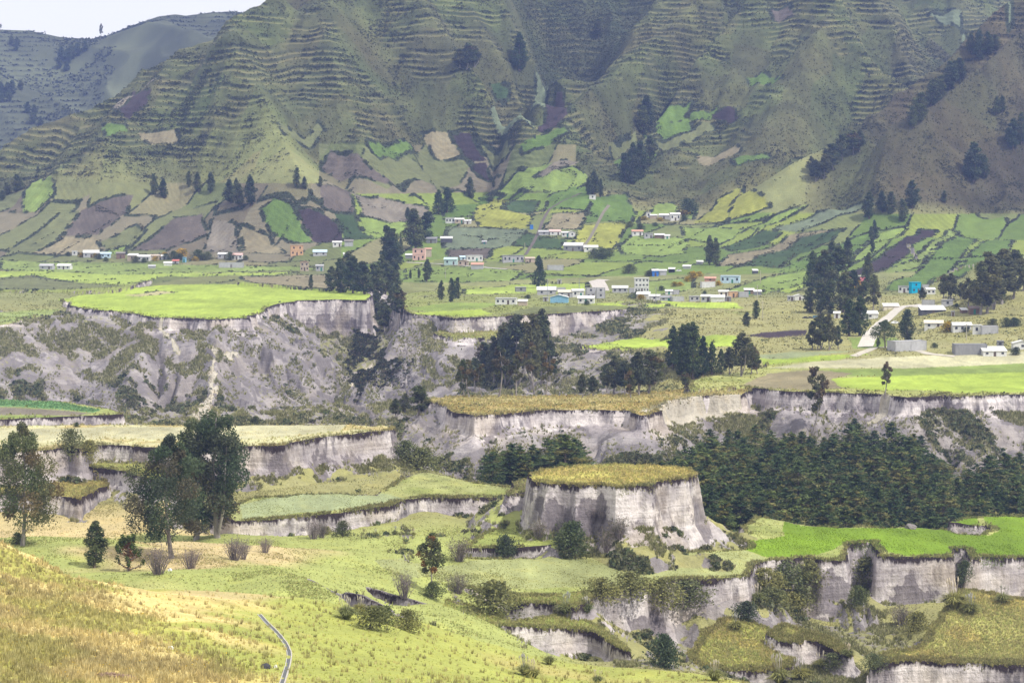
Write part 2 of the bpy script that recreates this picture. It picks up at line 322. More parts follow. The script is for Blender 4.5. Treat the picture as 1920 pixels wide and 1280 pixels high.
def height(a, y, full=True):
    """returns z, winning terrace (-1 = open ground), depth below its rim, distance from its rim"""
    x = a*y
    z = samp(FL, a, y)
    cz = 0*z
    for dp, S_ in CSD: cz = cz+dp*sm(-samp(S_, a, y)/.9+.5*(fbm(x/3, y/3, 2, 5)-.5))
    z = z-cz
    lw = sm((y-700)/60)*sm((1290-y)/60)*sm((-9-z)/8.); lz = samp(LZ, a, y); wx_ = x+fbm(x/30, y/30, 2, 4)*9; z = z+lw*(1-lz)*((ridged(wx_/15, y/55, 3, 1)-.55)*7)+np.maximum(lz, lw)*((ridged((wx_+.5*y)/8.5, y/60, 2, 1)-.6)*3.4+(ridged((wx_+.5*y)/3.1, y/30, 2, 3)-.5)*1.3+(ridged((wx_-.45*y)/9, y/60, 2, 6)-.6)*2.4)
    mt = np.maximum(sm((y-1650)/110.), sm((z-26)/10.)*sm((a-.105)/.02)*(y > 1450))   # 1 on the mountain
    n1 = fbm(x/22, y/22, 4, 1)-.5; n2 = fbm(x/5., y/5., 3, 4)-.5
    z = z + n1*np.where(y < 900, 2.2, 1.6)*(1-mt) + n2*0.5*(1-mt)*np.clip(y/400-.3, .15, 1)
    # mountain relief: side ribs, then terrace risers with scrub
    rb = ridged(x/75+fbm(x/120, y/120, 2, 2)*1.5, y/260, 2, 5)-.5; rb2 = ridged(x/24+fbm(x/40, y/40, 2, 3), y/120, 2, 2)-.5
    z = z + mt*(rb*15+rb2*7.5+(fbm(x/12, y/12, 3, 3)-.5)*3.5)
    tz = z/4.0+(fbm(x/60, y/60, 2, 6)-.5)*2.6+(fbm(x/22, y/50, 2, 1)-.5)*1.3; fr = tz-np.floor(tz)
    pat = sm((fbm(x/48+9, y/60, 3, 2)-.38)/.10)*sm((y-1690)/60)
    ti = np.floor(tz); pat = pat*sm((fbm(x/26+ti*3.7, ti*5.3+y/90, 2, 4)-.36)/.10)
    step = (np.where(fr < .72, fr*0.45, .324+(fr-.72)*2.414)-fr)*4.0
    z = z + step*pat*0.65
    win = np.full(x.shape, -1, np.int16); dep = np.full(x.shape, 50.0); dist = np.full(x.shape, 99.0)
    wn = (fbm(x/11, y/11, 3, 1)-.5)*2; wf = (fbm(x/2.6, y/2.6, 3, 3)-.5)*2; rg = ridged(x/17+fbm(x/30, y/30, 2, 3)*1.2, y/60, 3, 2); rg2 = ridged(x/5.5+fbm(x/9, y/9, 2, 1)*.8, y/24, 2, 5); btr = ridged(x/6.5, y/13, 2, 6)-.5
    lowf = (fbm(x/40, y/40, 2, 7)-.5)
    for i, m in enumerate(M):
        y0, y1 = m['ya']
        k = (y > y0) & (y < y1)
        if not k.any(): continue
        s = samp(m['sd'], a[k], y[k]); kk = s < 60
        if not kk.any(): continue
        idx = np.flatnonzero(k)[kk]; s = s[kk]
        X = x.ravel()[idx]; Y = y.ravel()[idx]; ro = m['rough']
        s = s+ro*(wn.ravel()[idx]*1.5+wf.ravel()[idx]*0.55-btr.ravel()[idx]*1.7+lowf.ravel()[idx]*3.5)
        c0, c1, c2 = m['pl']; zt = c0+c1*X+c2*Y
        top = zt+lowf.ravel()[idx]*0.8+n2.ravel()[idx]*0.25
        H = m['H']*(0.8+0.5*lowf.ravel()[idx]+.2*wn.ravel()[idx]); run = m['run']
        t = np.clip(s/run, 0, 1)
        tal = np.maximum(s-run, 0)*(1-np.minimum(.55, .42*ro*(1-rg.ravel()[idx])*1.6))-ro*0.9*(1-rg2.ravel()[idx])*np.minimum(np.maximum(s-run, 0)/4, 1)
        prof = H*(0.62*np.minimum(t*3.2, 1)+0.38*t)
        zz = top-np.where(s > 0, prof+np.maximum(tal, 0)*m['tal'], 0.0)
        zf = z.ravel()[idx]; g = zz > zf
        j = idx[g]; z.ravel()[j] = zz[g]; win.ravel()[j] = i; dep.ravel()[j] = (top-zz)[g]; dist.ravel()[j] = s[g]
    dep = np.where((win < 0) & (cz > .04), cz, dep)
    return z, win, dep, dist, (pat, fr, mt)
# density of rows follows the slope so that cliffs get their share
NYa = 2600; ya = np.exp(np.linspace(math.log(Y0), math.log(Y1), NYa))
GAa, GYa = np.meshgrid(ac, ya, indexing='ij')
za = height(GAa, GYa)[0]
_, va = proj(GAa*GYa, GYa, za)
dv = np.diff(va, axis=1)                    # negative = rising in the picture
den = np.where(dv < 0, -dv, 0.12*dv)+0.10*np.diff(np.log(ya))[None, :]*300
den = np.minimum(den, 60)
for _ in range(3): den = (den+np.roll(den, 1, 0)+np.roll(den, -1, 0))/3; den[0] = den[1]; den[-1] = den[-2]
for _ in range(2): den = (den+np.roll(den, 1, 1)+np.roll(den, -1, 1))/3
cdf = np.concatenate([np.zeros((NAc, 1)), np.cumsum(den, 1)], 1); tot = cdf[:, -1:]; cdf /= tot
NA, NY = 1180, 1750
af = np.linspace(A0, A1, NA); q = np.linspace(0, 1, NY)
inv = np.stack([np.interp(q, cdf[i], ya) for i in range(NAc)])
fa = np.clip((af-A0)/(A1-A0)*(NAc-1), 0, NAc-1.001); ia = fa.astype(int); fa = (fa-ia)[:, None]
YF = inv[ia]*(1-fa)+inv[ia+1]*fa; AF = np.repeat(af[:, None], NY, 1)
ZF, WIN, DEP, DIST, (PAT, FR, MT) = height(AF, YF)
XF = AF*YF
UF, VF = proj(XF, YF, ZF)
def hit(u, v, back=False):
    """first ground point on the ray through a photo pixel"""
    ax, az = ray(u, v); i = int(round((float(ax)-A0)/(A1-A0)*(NA-1))); i = min(max(i, 0), NA-1)
    zr = CAMZ+az*YF[i]; k = np.flatnonzero(ZF[i] >= zr)
    k = k[YF[i][k] > 130] if len(k) else k
    if len(k) == 0: return None
    j = k[0]; Y = YF[i, j]
    if j > 0:
        e0 = CAMZ+az*YF[i, j-1]-ZF[i, j-1]; e1 = ZF[i, j]-(CAMZ+az*Y); t = e0/(e0+e1+1e-9); Y = YF[i, j-1]*(1-t)+Y*t
    return (float(ax)*Y, float(Y), float(CAMZ+az*Y))
def ground_z(x, y):
    a = x/y; i = int(round((a-A0)/(A1-A0)*(NA-1))); i = min(max(i, 0), NA-1)
    return float(np.interp(y, YF[i], ZF[i]))

# ---------------------------------------------------------------- what grows where (colours are albedo, the mountain grass with cloud shade in it)
KN, KF = 1.36, 1.45                # picture value a fully lit albedo of 1 would have: near, far
PAL = {  # seen sRGB of the crop
 'lime': (182,204,88), 'vivid': (134,166,44), 'green': (150,170,88), 'fgreen': (112,142,62), 'flime': (148,172,82), 'dgreen': (76,100,58),
 'plough': (74,62,68), 'mauve': (116,106,98), 'mauveg': (144,136,122), 'tan': (160,150,118), 'olive': (128,134,88), 'pale': (214,210,172),
 'paleg': (128,142,112), 'yel': (172,176,72), 'straw': (198,190,140), 'teal': (122,168,112), 'sage': (172,182,138), 'sage2': (178,184,126)}
FIELDS = [
 ('vivid',[(1395,1030),(1400,1012),(1470,1004),(1462,975),(1500,984),(1560,988),(1700,988),(1772,990),(1850,1003),(1874,996),(1850,980),(1790,975),(1840,966),(2000,966),(2000,1046),(1700,1040),(1592,1033),(1520,1040),(1440,1044)]),
 ('sage2',[(700,1050),(900,1048),(1100,1042),(1300,1034),(1400,1032),(1440,1046),(1390,1078),(1250,1080),(1150,1098),(1000,1104),(860,1092),(740,1080)]),
 ('sage',[(450,945),(620,922),(720,926),(760,935),(700,948),(560,962),(455,972)]),
 ('lime',[(130,558),(200,545),(300,537),(400,532),(470,533),(560,541),(640,545),(690,552),(690,560),(600,560),(520,566),(478,582),(455,594),(380,595),(300,590),(210,578),(150,570)]),
 ('straw',[(230,552),(300,545),(330,548),(260,556)]),
 ('green',[(0,488),(200,492),(560,500),(620,504),(330,512),(200,515),(0,505)]),
 ('lime',[(-100,508),(90,508),(200,515),(330,512),(560,510),(500,516),(300,519),(240,533),(150,530),(60,516),(0,520),(-100,520)]),
 ('olive',[(-100,522),(60,518),(150,531),(230,537),(100,543),(-100,542)]),
 ('tan',[(450,519),(620,514),(700,522),(700,542),(620,541),(470,530)]),
 ('lime',[(768,590),(830,583),(900,580),(928,588),(880,594),(800,592)]),
 ('green',[(760,578),(850,567),(960,568),(900,578),(800,584)]),
 ('olive',[(930,590),(1000,575),(1180,571),(1380,580),(1250,578),(1100,583),(1000,589)]),
 ('lime',[(1100,570),(1160,565),(1380,568),(1395,578),(1240,575)]),
 ('lime',[(870,542),(960,533),(1100,530),(1108,545),(1000,549),(870,552)]),
 ('flime',[(760,505),(800,500),(985,508),(960,526),(860,530),(760,527)]),
 ('lime',[(1095,646),(1200,634),(1385,630),(1388,648),(1250,653),(1170,650)]),
 ('lime',[(1425,672),(1520,668),(1640,662),(1560,675),(1440,684)]),
 ('sage',[(1425,665),(1480,660),(1600,658),(1520,668),(1430,672)]),
 ('pale',[(1440,690),(1560,675),(1700,668),(1960,655),(1960,676),(1700,690),(1560,690)]),
 ('green',[(1490,694),(1700,690),(1960,676),(1960,700),(1800,702),(1600,706)]),
 ('lime',[(1545,710),(1700,704),(1960,696),(2000,736),(1800,736),(1720,730),(1640,732),(1580,726)]),
 ('tan',[(1390,722),(1440,700),(1520,692),(1600,700),(1560,712),(1580,728),(1500,732),(1430,728)]),
 ('plough',[(1395,630),(1440,622),(1512,618),(1512,628),(1440,634)]),
 ('green',[(1590,632),(1680,632),(1690,652),(1600,654)]),
 ('lime',[(1430,540),(1500,525),(1520,535),(1480,550)]),
 ('teal',[(-160,748),(0,750),(100,753),(190,769),(175,773),(60,763),(-160,760)]),
 ('mauveg',[(-160,761),(60,765),(175,774),(140,779),(-160,774)]),
 ('green',[(-160,775),(120,780),(60,785),(-160,786)]),
 ('pale',[(-160,805),(60,803),(200,800),(400,799),(740,799),(640,808),(540,818),(400,826),(200,822),(100,828),(-160,832)]),
 ('paleg',[(1040,692),(1075,675),(1120,676),(1130,702),(1110,715),(1070,708)]),
 ('mauveg',[(1010,715),(1040,693),(1070,708),(1110,716),(1100,735),(1040,735)]),
 # foot of the mountains and the fans
 ('flime',[(45,358),(75,335),(95,330),(103,365),(70,395),(42,397)]),
 ('fgreen',[(487,392),(515,372),(545,378),(560,405),(592,455),(540,452),(515,440),(495,415)]),
 ('plough',[(552,388),(600,393),(635,420),(650,452),(595,456),(568,415)]),
 ('dgreen',[(628,402),(665,402),(697,447),(655,450)]),
 ('flime',[(670,405),(700,408),(790,415),(780,440),(720,446),(698,446)]),
 ('mauveg',[(662,362),(720,370),(800,388),(812,412),(680,403)]),
 ('mauve',[(600,350),(655,358),(665,400),(630,400),(605,388)]),
 ('mauve',[(620,280),(680,300),(720,330),(760,360),(640,340),(600,315)]),
 ('plough',[(843,248),(880,250),(912,303),(870,300)]),
 ('plough',[(876,305),(912,306),(938,333),(922,338)]),
 ('fgreen',[(685,268),(760,262),(782,290),(715,300)]),
 ('tan',[(790,250),(842,250),(868,298),(815,295)]), ('olive',[(885,250),(950,255),(965,285),(915,300)]),
 ('paleg',[(920,205),(975,210),(1000,240),(960,238)]), ('dgreen',[(920,160),(955,162),(955,190),(930,190)]),
 ('plough',[(1040,172),(1058,172),(1068,210),(1045,240),(1008,248),(1022,215)]),
 ('fgreen',[(975,275),(1060,235),(1070,248),(1030,272),(980,290)]),
 ('paleg',[(1003,157),(1030,158),(1022,205),(995,210)]),
 ('flime',[(945,347),(975,318),(1080,312),(1102,330),(1105,345),(1060,360),(960,363),(905,375)]),
 ('mauveg',[(1000,330),(1050,300),(1085,305),(1020,330)]),
 ('fgreen',[(830,400),(900,372),(945,362),(915,388),(880,405),(835,412)]),
 ('dgreen',[(945,388),(960,376),(1010,376),(1000,400),(950,395)]),
 ('yel',[(915,375),(955,372),(940,392),(1000,403),(985,432),(900,425),(885,408)]),
 ('fgreen',[(1030,366),(1100,346),(1112,370),(1100,395),(1020,394)]),
 ('tan',[(1040,400),(1100,398),(1085,430),(1015,430)]),
 ('fgreen',[(1112,368),(1175,364),(1192,400),(1182,420),(1094,418)]),
 ('yel',[(1094,421),(1182,421),(1152,468),(1074,455)]),
 ('dgreen',[(950,440),(985,436),(1060,450),(1050,468),(950,460)]),
 ('paleg',[(840,425),(990,430),(960,460),(900,470),(830,465)]),
 ('mauve',[(835,468),(925,465),(910,485),(840,482)]),
 ('flime',[(1218,402),(1225,388),(1260,380),(1270,388),(1268,404)]), ('flime',[(1280,395),(1310,392),(1300,412),(1282,410)]),
 ('yel',[(1300,418),(1345,375),(1388,352),(1362,416)]),
 ('yel',[(1392,350),(1415,357),(1445,388),(1422,397),(1365,415)]),
 ('flime',[(1403,427),(1450,405),(1500,386),(1515,384),(1455,418),(1420,432)]),
 ('paleg',[(1440,430),(1530,400),(1612,378),(1622,385),(1560,410),(1490,435)]),
 ('flime',[(1160,462),(1185,442),(1290,447),(1282,475),(1240,482),(1168,476)]),
 ('flime',[(1275,425),(1400,430),(1345,460),(1285,447)]),
 ('dgreen',[(1352,463),(1430,432),(1470,435),(1370,472)]),
 ('tan',[(1345,500),(1365,478),(1480,440),(1560,430),(1400,495)]),
 ('dgreen',[(1390,497),(1500,446),(1585,428),(1520,470),(1460,502)]),
 ('fgreen',[(1465,503),(1600,445),(1645,430),(1600,475),(1525,503)]),
 ('flime',[(1600,480),(1650,435),(1705,422),(1690,440),(1650,470),(1600,495)]),
 ('plough',[(1585,512),(1640,488),(1725,430),(1757,432),(1705,475),(1640,512),(1590,520)]),
 ('green',[(1650,508),(1730,470),(1775,430),(1797,435),(1725,500),(1665,512)]),
 ('fgreen',[(1660,545),(1725,505),(1800,440),(1832,450),(1790,500),(1740,535),(1700,545)]),
 ('fgreen',[(1745,530),(1800,500),(1850,450),(1900,450),(1860,490),(1800,520)]),
 ('flime',[(1360,545),(1440,520),(1530,502),(1550,512),(1500,535),(1400,555)]),
 ('green',[(1180,560),(1200,530),(1300,520),(1300,540),(1240,552)]),
 ('mauve',[(118,442),(150,395),(250,365),(235,400),(182,440)]),
 ('olive',[(185,455),(255,420),(272,432),(235,470),(200,468)]), ('flime',[(195,472),(240,458),(232,476),(200,478)]),
 ('mauve',[(242,470),(330,408),(378,400),(388,440),(312,468)]),
 ('mauveg',[(382,470),(395,412),(442,415),(452,476)]), ('tan',[(450,420),(505,440),(540,475),(460,475)]),
 ('olive',[(10,470),(110,400),(148,395),(112,445),(60,475)]), ('tan',[(60,475),(120,445),(180,445),(190,470),(130,478)]),
 ('plough',[(215,205),(250,170),(285,168),(275,200),(240,225)]), ('mauveg',[(195,215),(240,180),(300,150),(270,165),(215,210)]),
 ('paleg',[(1740,30),(1800,20),(1900,40),(1890,60),(1810,60)]),
 ('fgreen',[(1400,145),(1430,135),(1470,145),(1440,160),(1405,160)]), ('fgreen',[(1290,215),(1350,195),(1340,215),(1300,230)]),
 ('fgreen',[(1200,228),(1262,200),(1300,190),(1288,215),(1232,240)]), ('olive',[(1225,264),(1330,228),(1345,238),(1240,282)]), ('fgreen',[(1150,305),(1200,282),(1240,288),(1178,318)]), ('tan',[(1300,290),(1380,270),(1390,285),(1310,305)]), ('fgreen',[(1370,300),(1440,290),(1450,300),(1380,312)]), ('olive',[(520,230),(600,225),(610,245),(530,250)]), ('tan',[(260,250),(330,240),(340,258),(270,268)]), ('fgreen',[(190,240),(235,232),(240,248),(200,256)]), ('mauve',[(1440,20),(1480,10),(1490,30),(1450,40)]),
 ('plough',[(1335,215),(1380,205),(1385,222),(1340,225)]),
 ('olive',[(1140,270),(1190,245),(1240,250),(1200,275)]), ('fgreen',[(1225,245),(1290,215),(1300,240),(1240,265)]),
]
# base colour of open land
def base_colour(x, y, z, win, dep, dist, pat, fr, mt, u_, v_):
    C = np.zeros(x.shape+(3,)); 
    def L(n, k=KN): return lin(n)/k
    n1 = fbm(x/14, y/14, 4, 2)[..., None]; n2 = fbm(x/4., y/4., 3, 5)[..., None]; n3 = fbm(x/45, y/45, 3, 6)[..., None]
    grass = L((180,188,112)); dry = L((220,200,150)); tuft = L((166,164,104)); moor = L((170,166,120))
    base = tuft*(1-n1)+moor*n1
    base = base*(0.75+0.5*n2)
    near_g = sm((640-y)/80.)[..., None]
    C[:] = base
    # meadow and near hill : green with straw patches
    mead = grass*(0.8+.4*n2); m2 = sm((n3-.48)/.12); mead = mead*(1-m2)+dry*m2*(.8+.4*n2)
    mm = (sm((560-y)/40.)*sm((x/np.maximum(y, 1)*F+960-1150)/-150.))[..., None]
    C = C*(1-mm)+mead*mm
    # the near hillside
    hill = sm((335-y)/50.)[..., None]
    side = sm((x+0.16*y-6+(n1[..., 0]-.5)*22)/12.)[..., None]     # right side greener
    fresh = L((194,200,108)); straw = L((204,186,126)); ylw = L((198,196,104))
    h = 1.35*straw*(0.6+0.8*n2); g2 = sm((n1-.47)/.12); h = h*(1-g2)+ylw*g2*(.8+.4*n2)
    hr = .86*fresh*(.8+.4*n2); g3 = sm((n3-.55)/.1)*.6; hr = hr*(1-g3)+straw*g3
    h = h*(1-side)+hr*side
    bd = np.full(x.shape, 99.); kb = (y < 360) & (y > 180)
    CRL = [(400,1098,275),(470,1112,292),(560,1136,300),(620,1158,303),(760,1185,318),(870,1196,322),(1000,1225,325),(1290,1285,328)]; q_ = np.full(int(kb.sum()), 99.)
    for p_, r_ in zip(CRL[:-1], CRL[1:]): q_ = np.minimum(q_, seg_d(x[kb], y[kb], at(*p_), at(*r_))[0])
    bd[kb] = q_; bw = (sm((7-bd+(n1[..., 0]-.5)*7)/4.)*.75)[..., None]; h = h*(1-bw)+L((222,200,152))*(.8+.4*n2)*bw
    C = C*(1-hill)+h*hill
    # mountain grass : dull green on the crests, brownish lower
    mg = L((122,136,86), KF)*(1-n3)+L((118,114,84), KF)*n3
    mg = mg*(0.50+1.0*n1)*.66; mg = mg*(0.75+.5*n2)  # darkened overall: cloud shade on the mountain put into the grass colour
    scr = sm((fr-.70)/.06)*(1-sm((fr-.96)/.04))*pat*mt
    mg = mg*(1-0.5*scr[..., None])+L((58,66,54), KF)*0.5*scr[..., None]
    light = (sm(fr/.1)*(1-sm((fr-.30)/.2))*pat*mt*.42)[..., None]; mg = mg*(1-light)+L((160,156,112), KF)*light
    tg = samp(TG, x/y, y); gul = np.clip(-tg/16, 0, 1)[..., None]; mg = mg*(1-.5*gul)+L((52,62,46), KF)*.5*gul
    brown = sm((x-0.125*y)/40.)[..., None]*sm((1850-y)/60.)[..., None]
    mg = mg*(1-.55*brown)+L((100,84,72), KF)*brown*.55*(.35+.7*n1)
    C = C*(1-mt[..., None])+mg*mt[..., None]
    # far plain
    pl = (sm((y-1150)/80.)*(1-mt))[..., None]
    C = C*(1-pl)+(L((150,154,104), KF)*(.65+.7*n1)*(.85+.3*n2))*pl
    return C
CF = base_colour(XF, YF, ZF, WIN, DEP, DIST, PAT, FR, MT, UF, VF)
TOPC = {'round': (204,196,108), 'great': (182,204,88), 'great_east': (182,204,88), 'plateau_west': (216,212,166), 'shelf_a': (190,194,118), 'shelf_b': (168,160,92), 'shelf_mid': (168,172,112), 'shelf_front': (176,186,104),
 'terrace': (184,190,118), 'ridge_mid': (190,176,122), 'low_terrace': (164,172,92), 'mid_terrace': (150,160,86), 'corner_terrace': (182,180,106), 'low_lip': (160,170,90), 'grassy_ledge': (176,178,96), 'broken_ledge': (168,166,96), 'village': (152,158,98), 'house_plain': (182,184,116),
 'back_plain': (150,160,90), 'round_shoulder': (150,150,110), 'village_shelf': (160,160,100), 'lime_shelf': (182,204,88), 'shelf_west': (160,176,110), 'field_west': (168,176,110)}
n_ = fbm(XF/2.2, YF/2.2, 3, 1); n_b = fbm(XF/9, YF/9, 3, 3)
for i, m in enumerate(M):
    k = (WIN == i) & (DIST < .6)
    c = lin(TOPC[m['name']])/KN
    c2 = lin((186,160,92))/KN if m['name'] in ('round', 'shelf_b', 'ridge_mid', 'corner_terrace', 'grassy_ledge', 'plateau_west') else lin((140,150,78))/KN
    mixf = sm((n_b-.42)/.2)[k][:, None]*.6
    CF[k] = (c*(1-mixf)+c2*mixf)*(.6+.8*n_[k])[:, None]
EDGE = np.zeros(XF.shape)
def patchwork():
    r2 = np.random.default_rng(41)
    YL = YF+(fbm(XF/45, YF/300, 3, 6)-.5)*150
    zone = (YF > 1380) & (YF < 1900) & (MT < 1.01) & (((ZF < 34) & (YL < 1740)) | ((ZF < 78) & (UG0 > 600) & (UG0 < 1080) & (YF < 1900)) | ((ZF < 52) & (UG0 < 640) & (YL < 1760)))
    px, py = XF[zone], YF[zone]; wx = px+(fbm(px/40, py/40, 2, 1)-.5)*5; wy = py+(fbm(px/40, py/40, 2, 2)-.5)*8
    # strips leaning up the fans
    ca, sa = .94, .34; qx = (wx*ca-wy*sa)/31.; qy = (wx*sa+wy*ca)/88.
    b1 = np.full(px.shape, 9.); b2 = np.full(px.shape, 9.); idc = np.zeros(px.shape, int)
    cx, cy = np.floor(qx).astype(int), np.floor(qy).astype(int); J = np.random.default_rng(9).random((64, 64, 2)); K = np.random.default_rng(10).random((64, 64))
    for dx in (-1, 0, 1):
        for dy in (-1, 0, 1):
            gx_, gy_ = (cx+dx), (cy+dy); j = J[gx_ % 64, gy_ % 64]
            d = np.maximum(np.abs(gx_+.5+(j[..., 0]-.5)*.3-qx), np.abs(gy_+.5+(j[..., 1]-.5)*.4-qy)); k = d < b1
            b2 = np.where(k, b1, np.minimum(b2, d)); idc = np.where(k, (gx_ % 64)*64+gy_ % 64, idc); b1 = np.where(k, d, b1)
    left = np.array([lin(c) for c in [(120,110,98),(138,130,112),(124,130,90),(146,140,108),(128,122,96),(132,136,92),(116,126,80)]])/KF
    mid = np.array([lin(c) for c in [(120,146,70),(142,160,78),(104,130,62),(130,140,88),(150,164,78),(150,146,108),(124,148,72)]])/KF
    kk = K.ravel()[idc]; li = (kk*7).astype(int); side = ((UG0[zone] > 640) & (ZF[zone] < 45))[:, None]
    rowd = np.where(kk > .5, px*.8+py*.35, px*.3+py*.9); c = np.where(side, mid[li], left[li])*(.8+.4*fbm(px/5, py/8, 3, 2))[:, None]*(1+.10*np.sin(rowd*2.1+kk*9)*(kk*7 % 1 > .4))[:, None]
    CF[zone] = CF[zone]*.12+c*.88
    e = (b2-b1 < .05) & (fbm(px/10, py/10, 2, 5) > .42); idx = np.flatnonzero(zone)[e]; CF.reshape(-1, 3)[idx] = lin((72,80,60))/KF; EDGE.ravel()[idx] = 1
    zz = (YF > 1600) & ~zone & (MT > .3); px, py = XF[zz], YF[zz]; t1 = np.floor((px*.9-py*.3+fbm(px/30, py/30, 2, 1)*20)/27.).astype(int); t2 = np.floor((px*.3+py*.9+fbm(px/30, py/30, 2, 2)*24)/(30.+(t1 % 3)*9)).astype(int)
    kq = K[(t1*7) % 64, (t2*13) % 64]; tone = np.array([(.80,.78,.86),(1.05,1.12,.95),(1.16,1.08,1.02),(.88,.98,.86),(1.,1.,1.),(1.12,1.02,1.10)])[(kq*6).astype(int)]
    CF[zz] = CF[zz]*(.45+.55*tone)
    FARM[zone] = 1
UG0 = XF/YF*F+960; FARM = np.zeros(XF.shape, np.int8); patchwork()
FID = np.full(XF.shape, -1, np.int16)
for fi, (cn, poly) in enumerate(FIELDS):
    P = []
    for (u, v) in poly:
        h = hit(u, v)
        if h is None or h[1] > 2320: continue
        P.append(h[:2])
    if len(P) < 3: continue
    P = np.array(P); x0, y0 = P.min(0)-3; x1, y1 = P.max(0)+3
    k = (XF > x0) & (XF < x1) & (YF > y0) & (YF < y1) & (DEP*(WIN >= 0)*(WIN >= 0) < 51) & ((WIN < 0) | (DIST < .3))
    px, py = XF[k], YF[k]
    wx = (fbm(px/8, py/8, 2, 1)-.5)*1.6; wy = (fbm(px/8, py/8, 2, 2)-.5)*2.4
    ins = inside(px+wx, py+wy, P)
    fy = P[:, 1].mean(); farw = float(sm((fy-1150)/200.)); kk = KN*(1-farw)+KF*farw
    c = lin(PAL[cn])/kk; c = c*(1-.12*farw)+c.mean()*.12*farw
    nn = fbm(px/3, py/7, 3, 4)[:, None]; nb = fbm(px/20, py/30, 3, 6)[:, None]
    th = fi*1.3; per = .9 if fy < 700 else (1.6 if fy < 1250 else 3.2)
    row = np.sin((px*math.cos(th)+py*math.sin(th))*6.283/per+3*nb[:, 0])[:, None]
    cc = c*(.66+.5*nn)*(.72+.56*nb)*(1+.07*row)
    idx = np.flatnonzero(k)[ins]; CF.reshape(-1, 3)[idx] = cc[ins]; FID.ravel()[idx] = fi
    if fy > 1250:
        d = np.full(px.shape, 1e9)
        for a in range(len(P)): d = np.minimum(d, seg_d(px+wx, py+wy, P[a], P[(a+1) % len(P)])[0])
        e = (d < 1.3) & (fbm(px/6, py/6, 2, 3) > .42); idx = np.flatnonzero(k)[e]
        CF.reshape(-1, 3)[idx] = lin((70,78,60))/KF; EDGE.ravel()[idx] = 1
# ---------------------------------------------------------------- rock from slope
dZa = np.gradient(ZF, axis=0); dZy = np.gradient(ZF, axis=1)
dXa = np.gradient(XF, axis=0); dYy = np.gradient(YF, axis=1); dXy = np.gradient(XF, axis=1); dYa = np.gradient(YF, axis=0)
ta = np.stack([dXa, dYa, dZa], -1); ty = np.stack([dXy, dYy, dZy], -1)
nrm = np.cross(ta, ty); nrm /= np.linalg.norm(nrm, axis=-1, keepdims=True)+1e-9
NZ = np.abs(nrm[..., 2]); del ta, ty, nrm
steep = sm((0.86-NZ)/.14)
for _ in range(2): steep[1:-1, 1:-1] = (steep[1:-1, 1:-1]*2+steep[:-2, 1:-1]+steep[2:, 1:-1]+steep[1:-1, :-2]+steep[1:-1, 2:])/6
ROCK = steep*(1-sm((YF-1450)/120.))*sm((YF-330)/60.)
ROCK = np.where((WIN < 0) & (YF < 560) & (XF/YF*F+960 < 700) & (NZ > .6), ROCK*.2, ROCK)
talus = (WIN >= 0) & (DIST > .8)
gx = fbm(XF/7, YF/7, 4, 6)
ROCK = np.where(talus & (YF > 600), np.maximum(ROCK*.98, .74), ROCK)
UG = XF/YF*F+960
low = (WIN < 0)*(YF > 690)*(YF < 1300)*sm((1250-UG+(gx-.5)*260)/60)*((YF < 1180) | (ZF < -5))
ROCK = np.maximum(ROCK, .60*low)
ROCK = np.where((WIN < 0) & (YF > 515) & (YF < 600) & (UG < 1000) & (NZ < .955), np.maximum(ROCK, .62), ROCK)
ROCK = np.where((WIN < 0) & (YF > 400) & (YF < 500) & (UG > 1150) , np.maximum(ROCK, .45), ROCK)
ROCK = np.clip(ROCK, 0, 1)
LZF = samp(LZ, XF/YF, YF)
ROCK = np.where((LZF > .5) & (WIN < 0), np.maximum(ROCK, .66), ROCK)
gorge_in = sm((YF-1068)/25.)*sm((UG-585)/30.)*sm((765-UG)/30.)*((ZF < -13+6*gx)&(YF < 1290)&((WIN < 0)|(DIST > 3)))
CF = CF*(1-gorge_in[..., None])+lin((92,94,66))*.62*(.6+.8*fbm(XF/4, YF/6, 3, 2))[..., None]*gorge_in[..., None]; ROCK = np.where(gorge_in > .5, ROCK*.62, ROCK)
BARE = np.zeros(XF.shape)
for (pl, wd) in [([(404,640),(400,690),(396,720)], 1.6), ([(396,722),(390,750),(384,792)], 3.4), ([(425,668),(440,662)], 2.2), ([(300,612),(325,640),(336,664)], .9), ([(1212,772),(1250,758),(1300,750),(1370,744)], 2.4), ([(1640,790),(1655,760)], 2.), ([(660,722),(690,690)], 2.)]:
    P = [hit(*q) for q in pl]; P = np.array([p[:2] for p in P if p]); k = (XF > P[:, 0].min()-9) & (XF < P[:, 0].max()+9) & (YF > P[:, 1].min()-14) & (YF < P[:, 1].max()+14); d = np.full(int(k.sum()), 1e9)
    for i in range(len(P)-1): d = np.minimum(d, seg_d(XF[k], YF[k], P[i], P[i+1])[0])
    BARE[k] = np.maximum(BARE[k], (d+(fbm(XF[k]/2.5, YF[k]/5, 3, 2)-.5)*wd*2.2 < wd*.8)*1.)
CF = np.where(BARE[..., None] > 0, lin((206,198,184))*.72*(.8+.4*fbm(XF/1.5, YF/3, 3, 4))[..., None], CF); ROCK = np.where(BARE > 0, .0, ROCK)
for dp, S_ in CSD: ROCK = np.where((samp(S_, XF/YF, YF) < -1.6), 0, np.where(samp(S_, XF/YF, YF) < .1, 1., ROCK))
ROCK = np.where((WIN < 0) & (YF > 700) & (YF < 1290) & (low > .5) & (NZ < .8), np.maximum(ROCK, .72), ROCK)
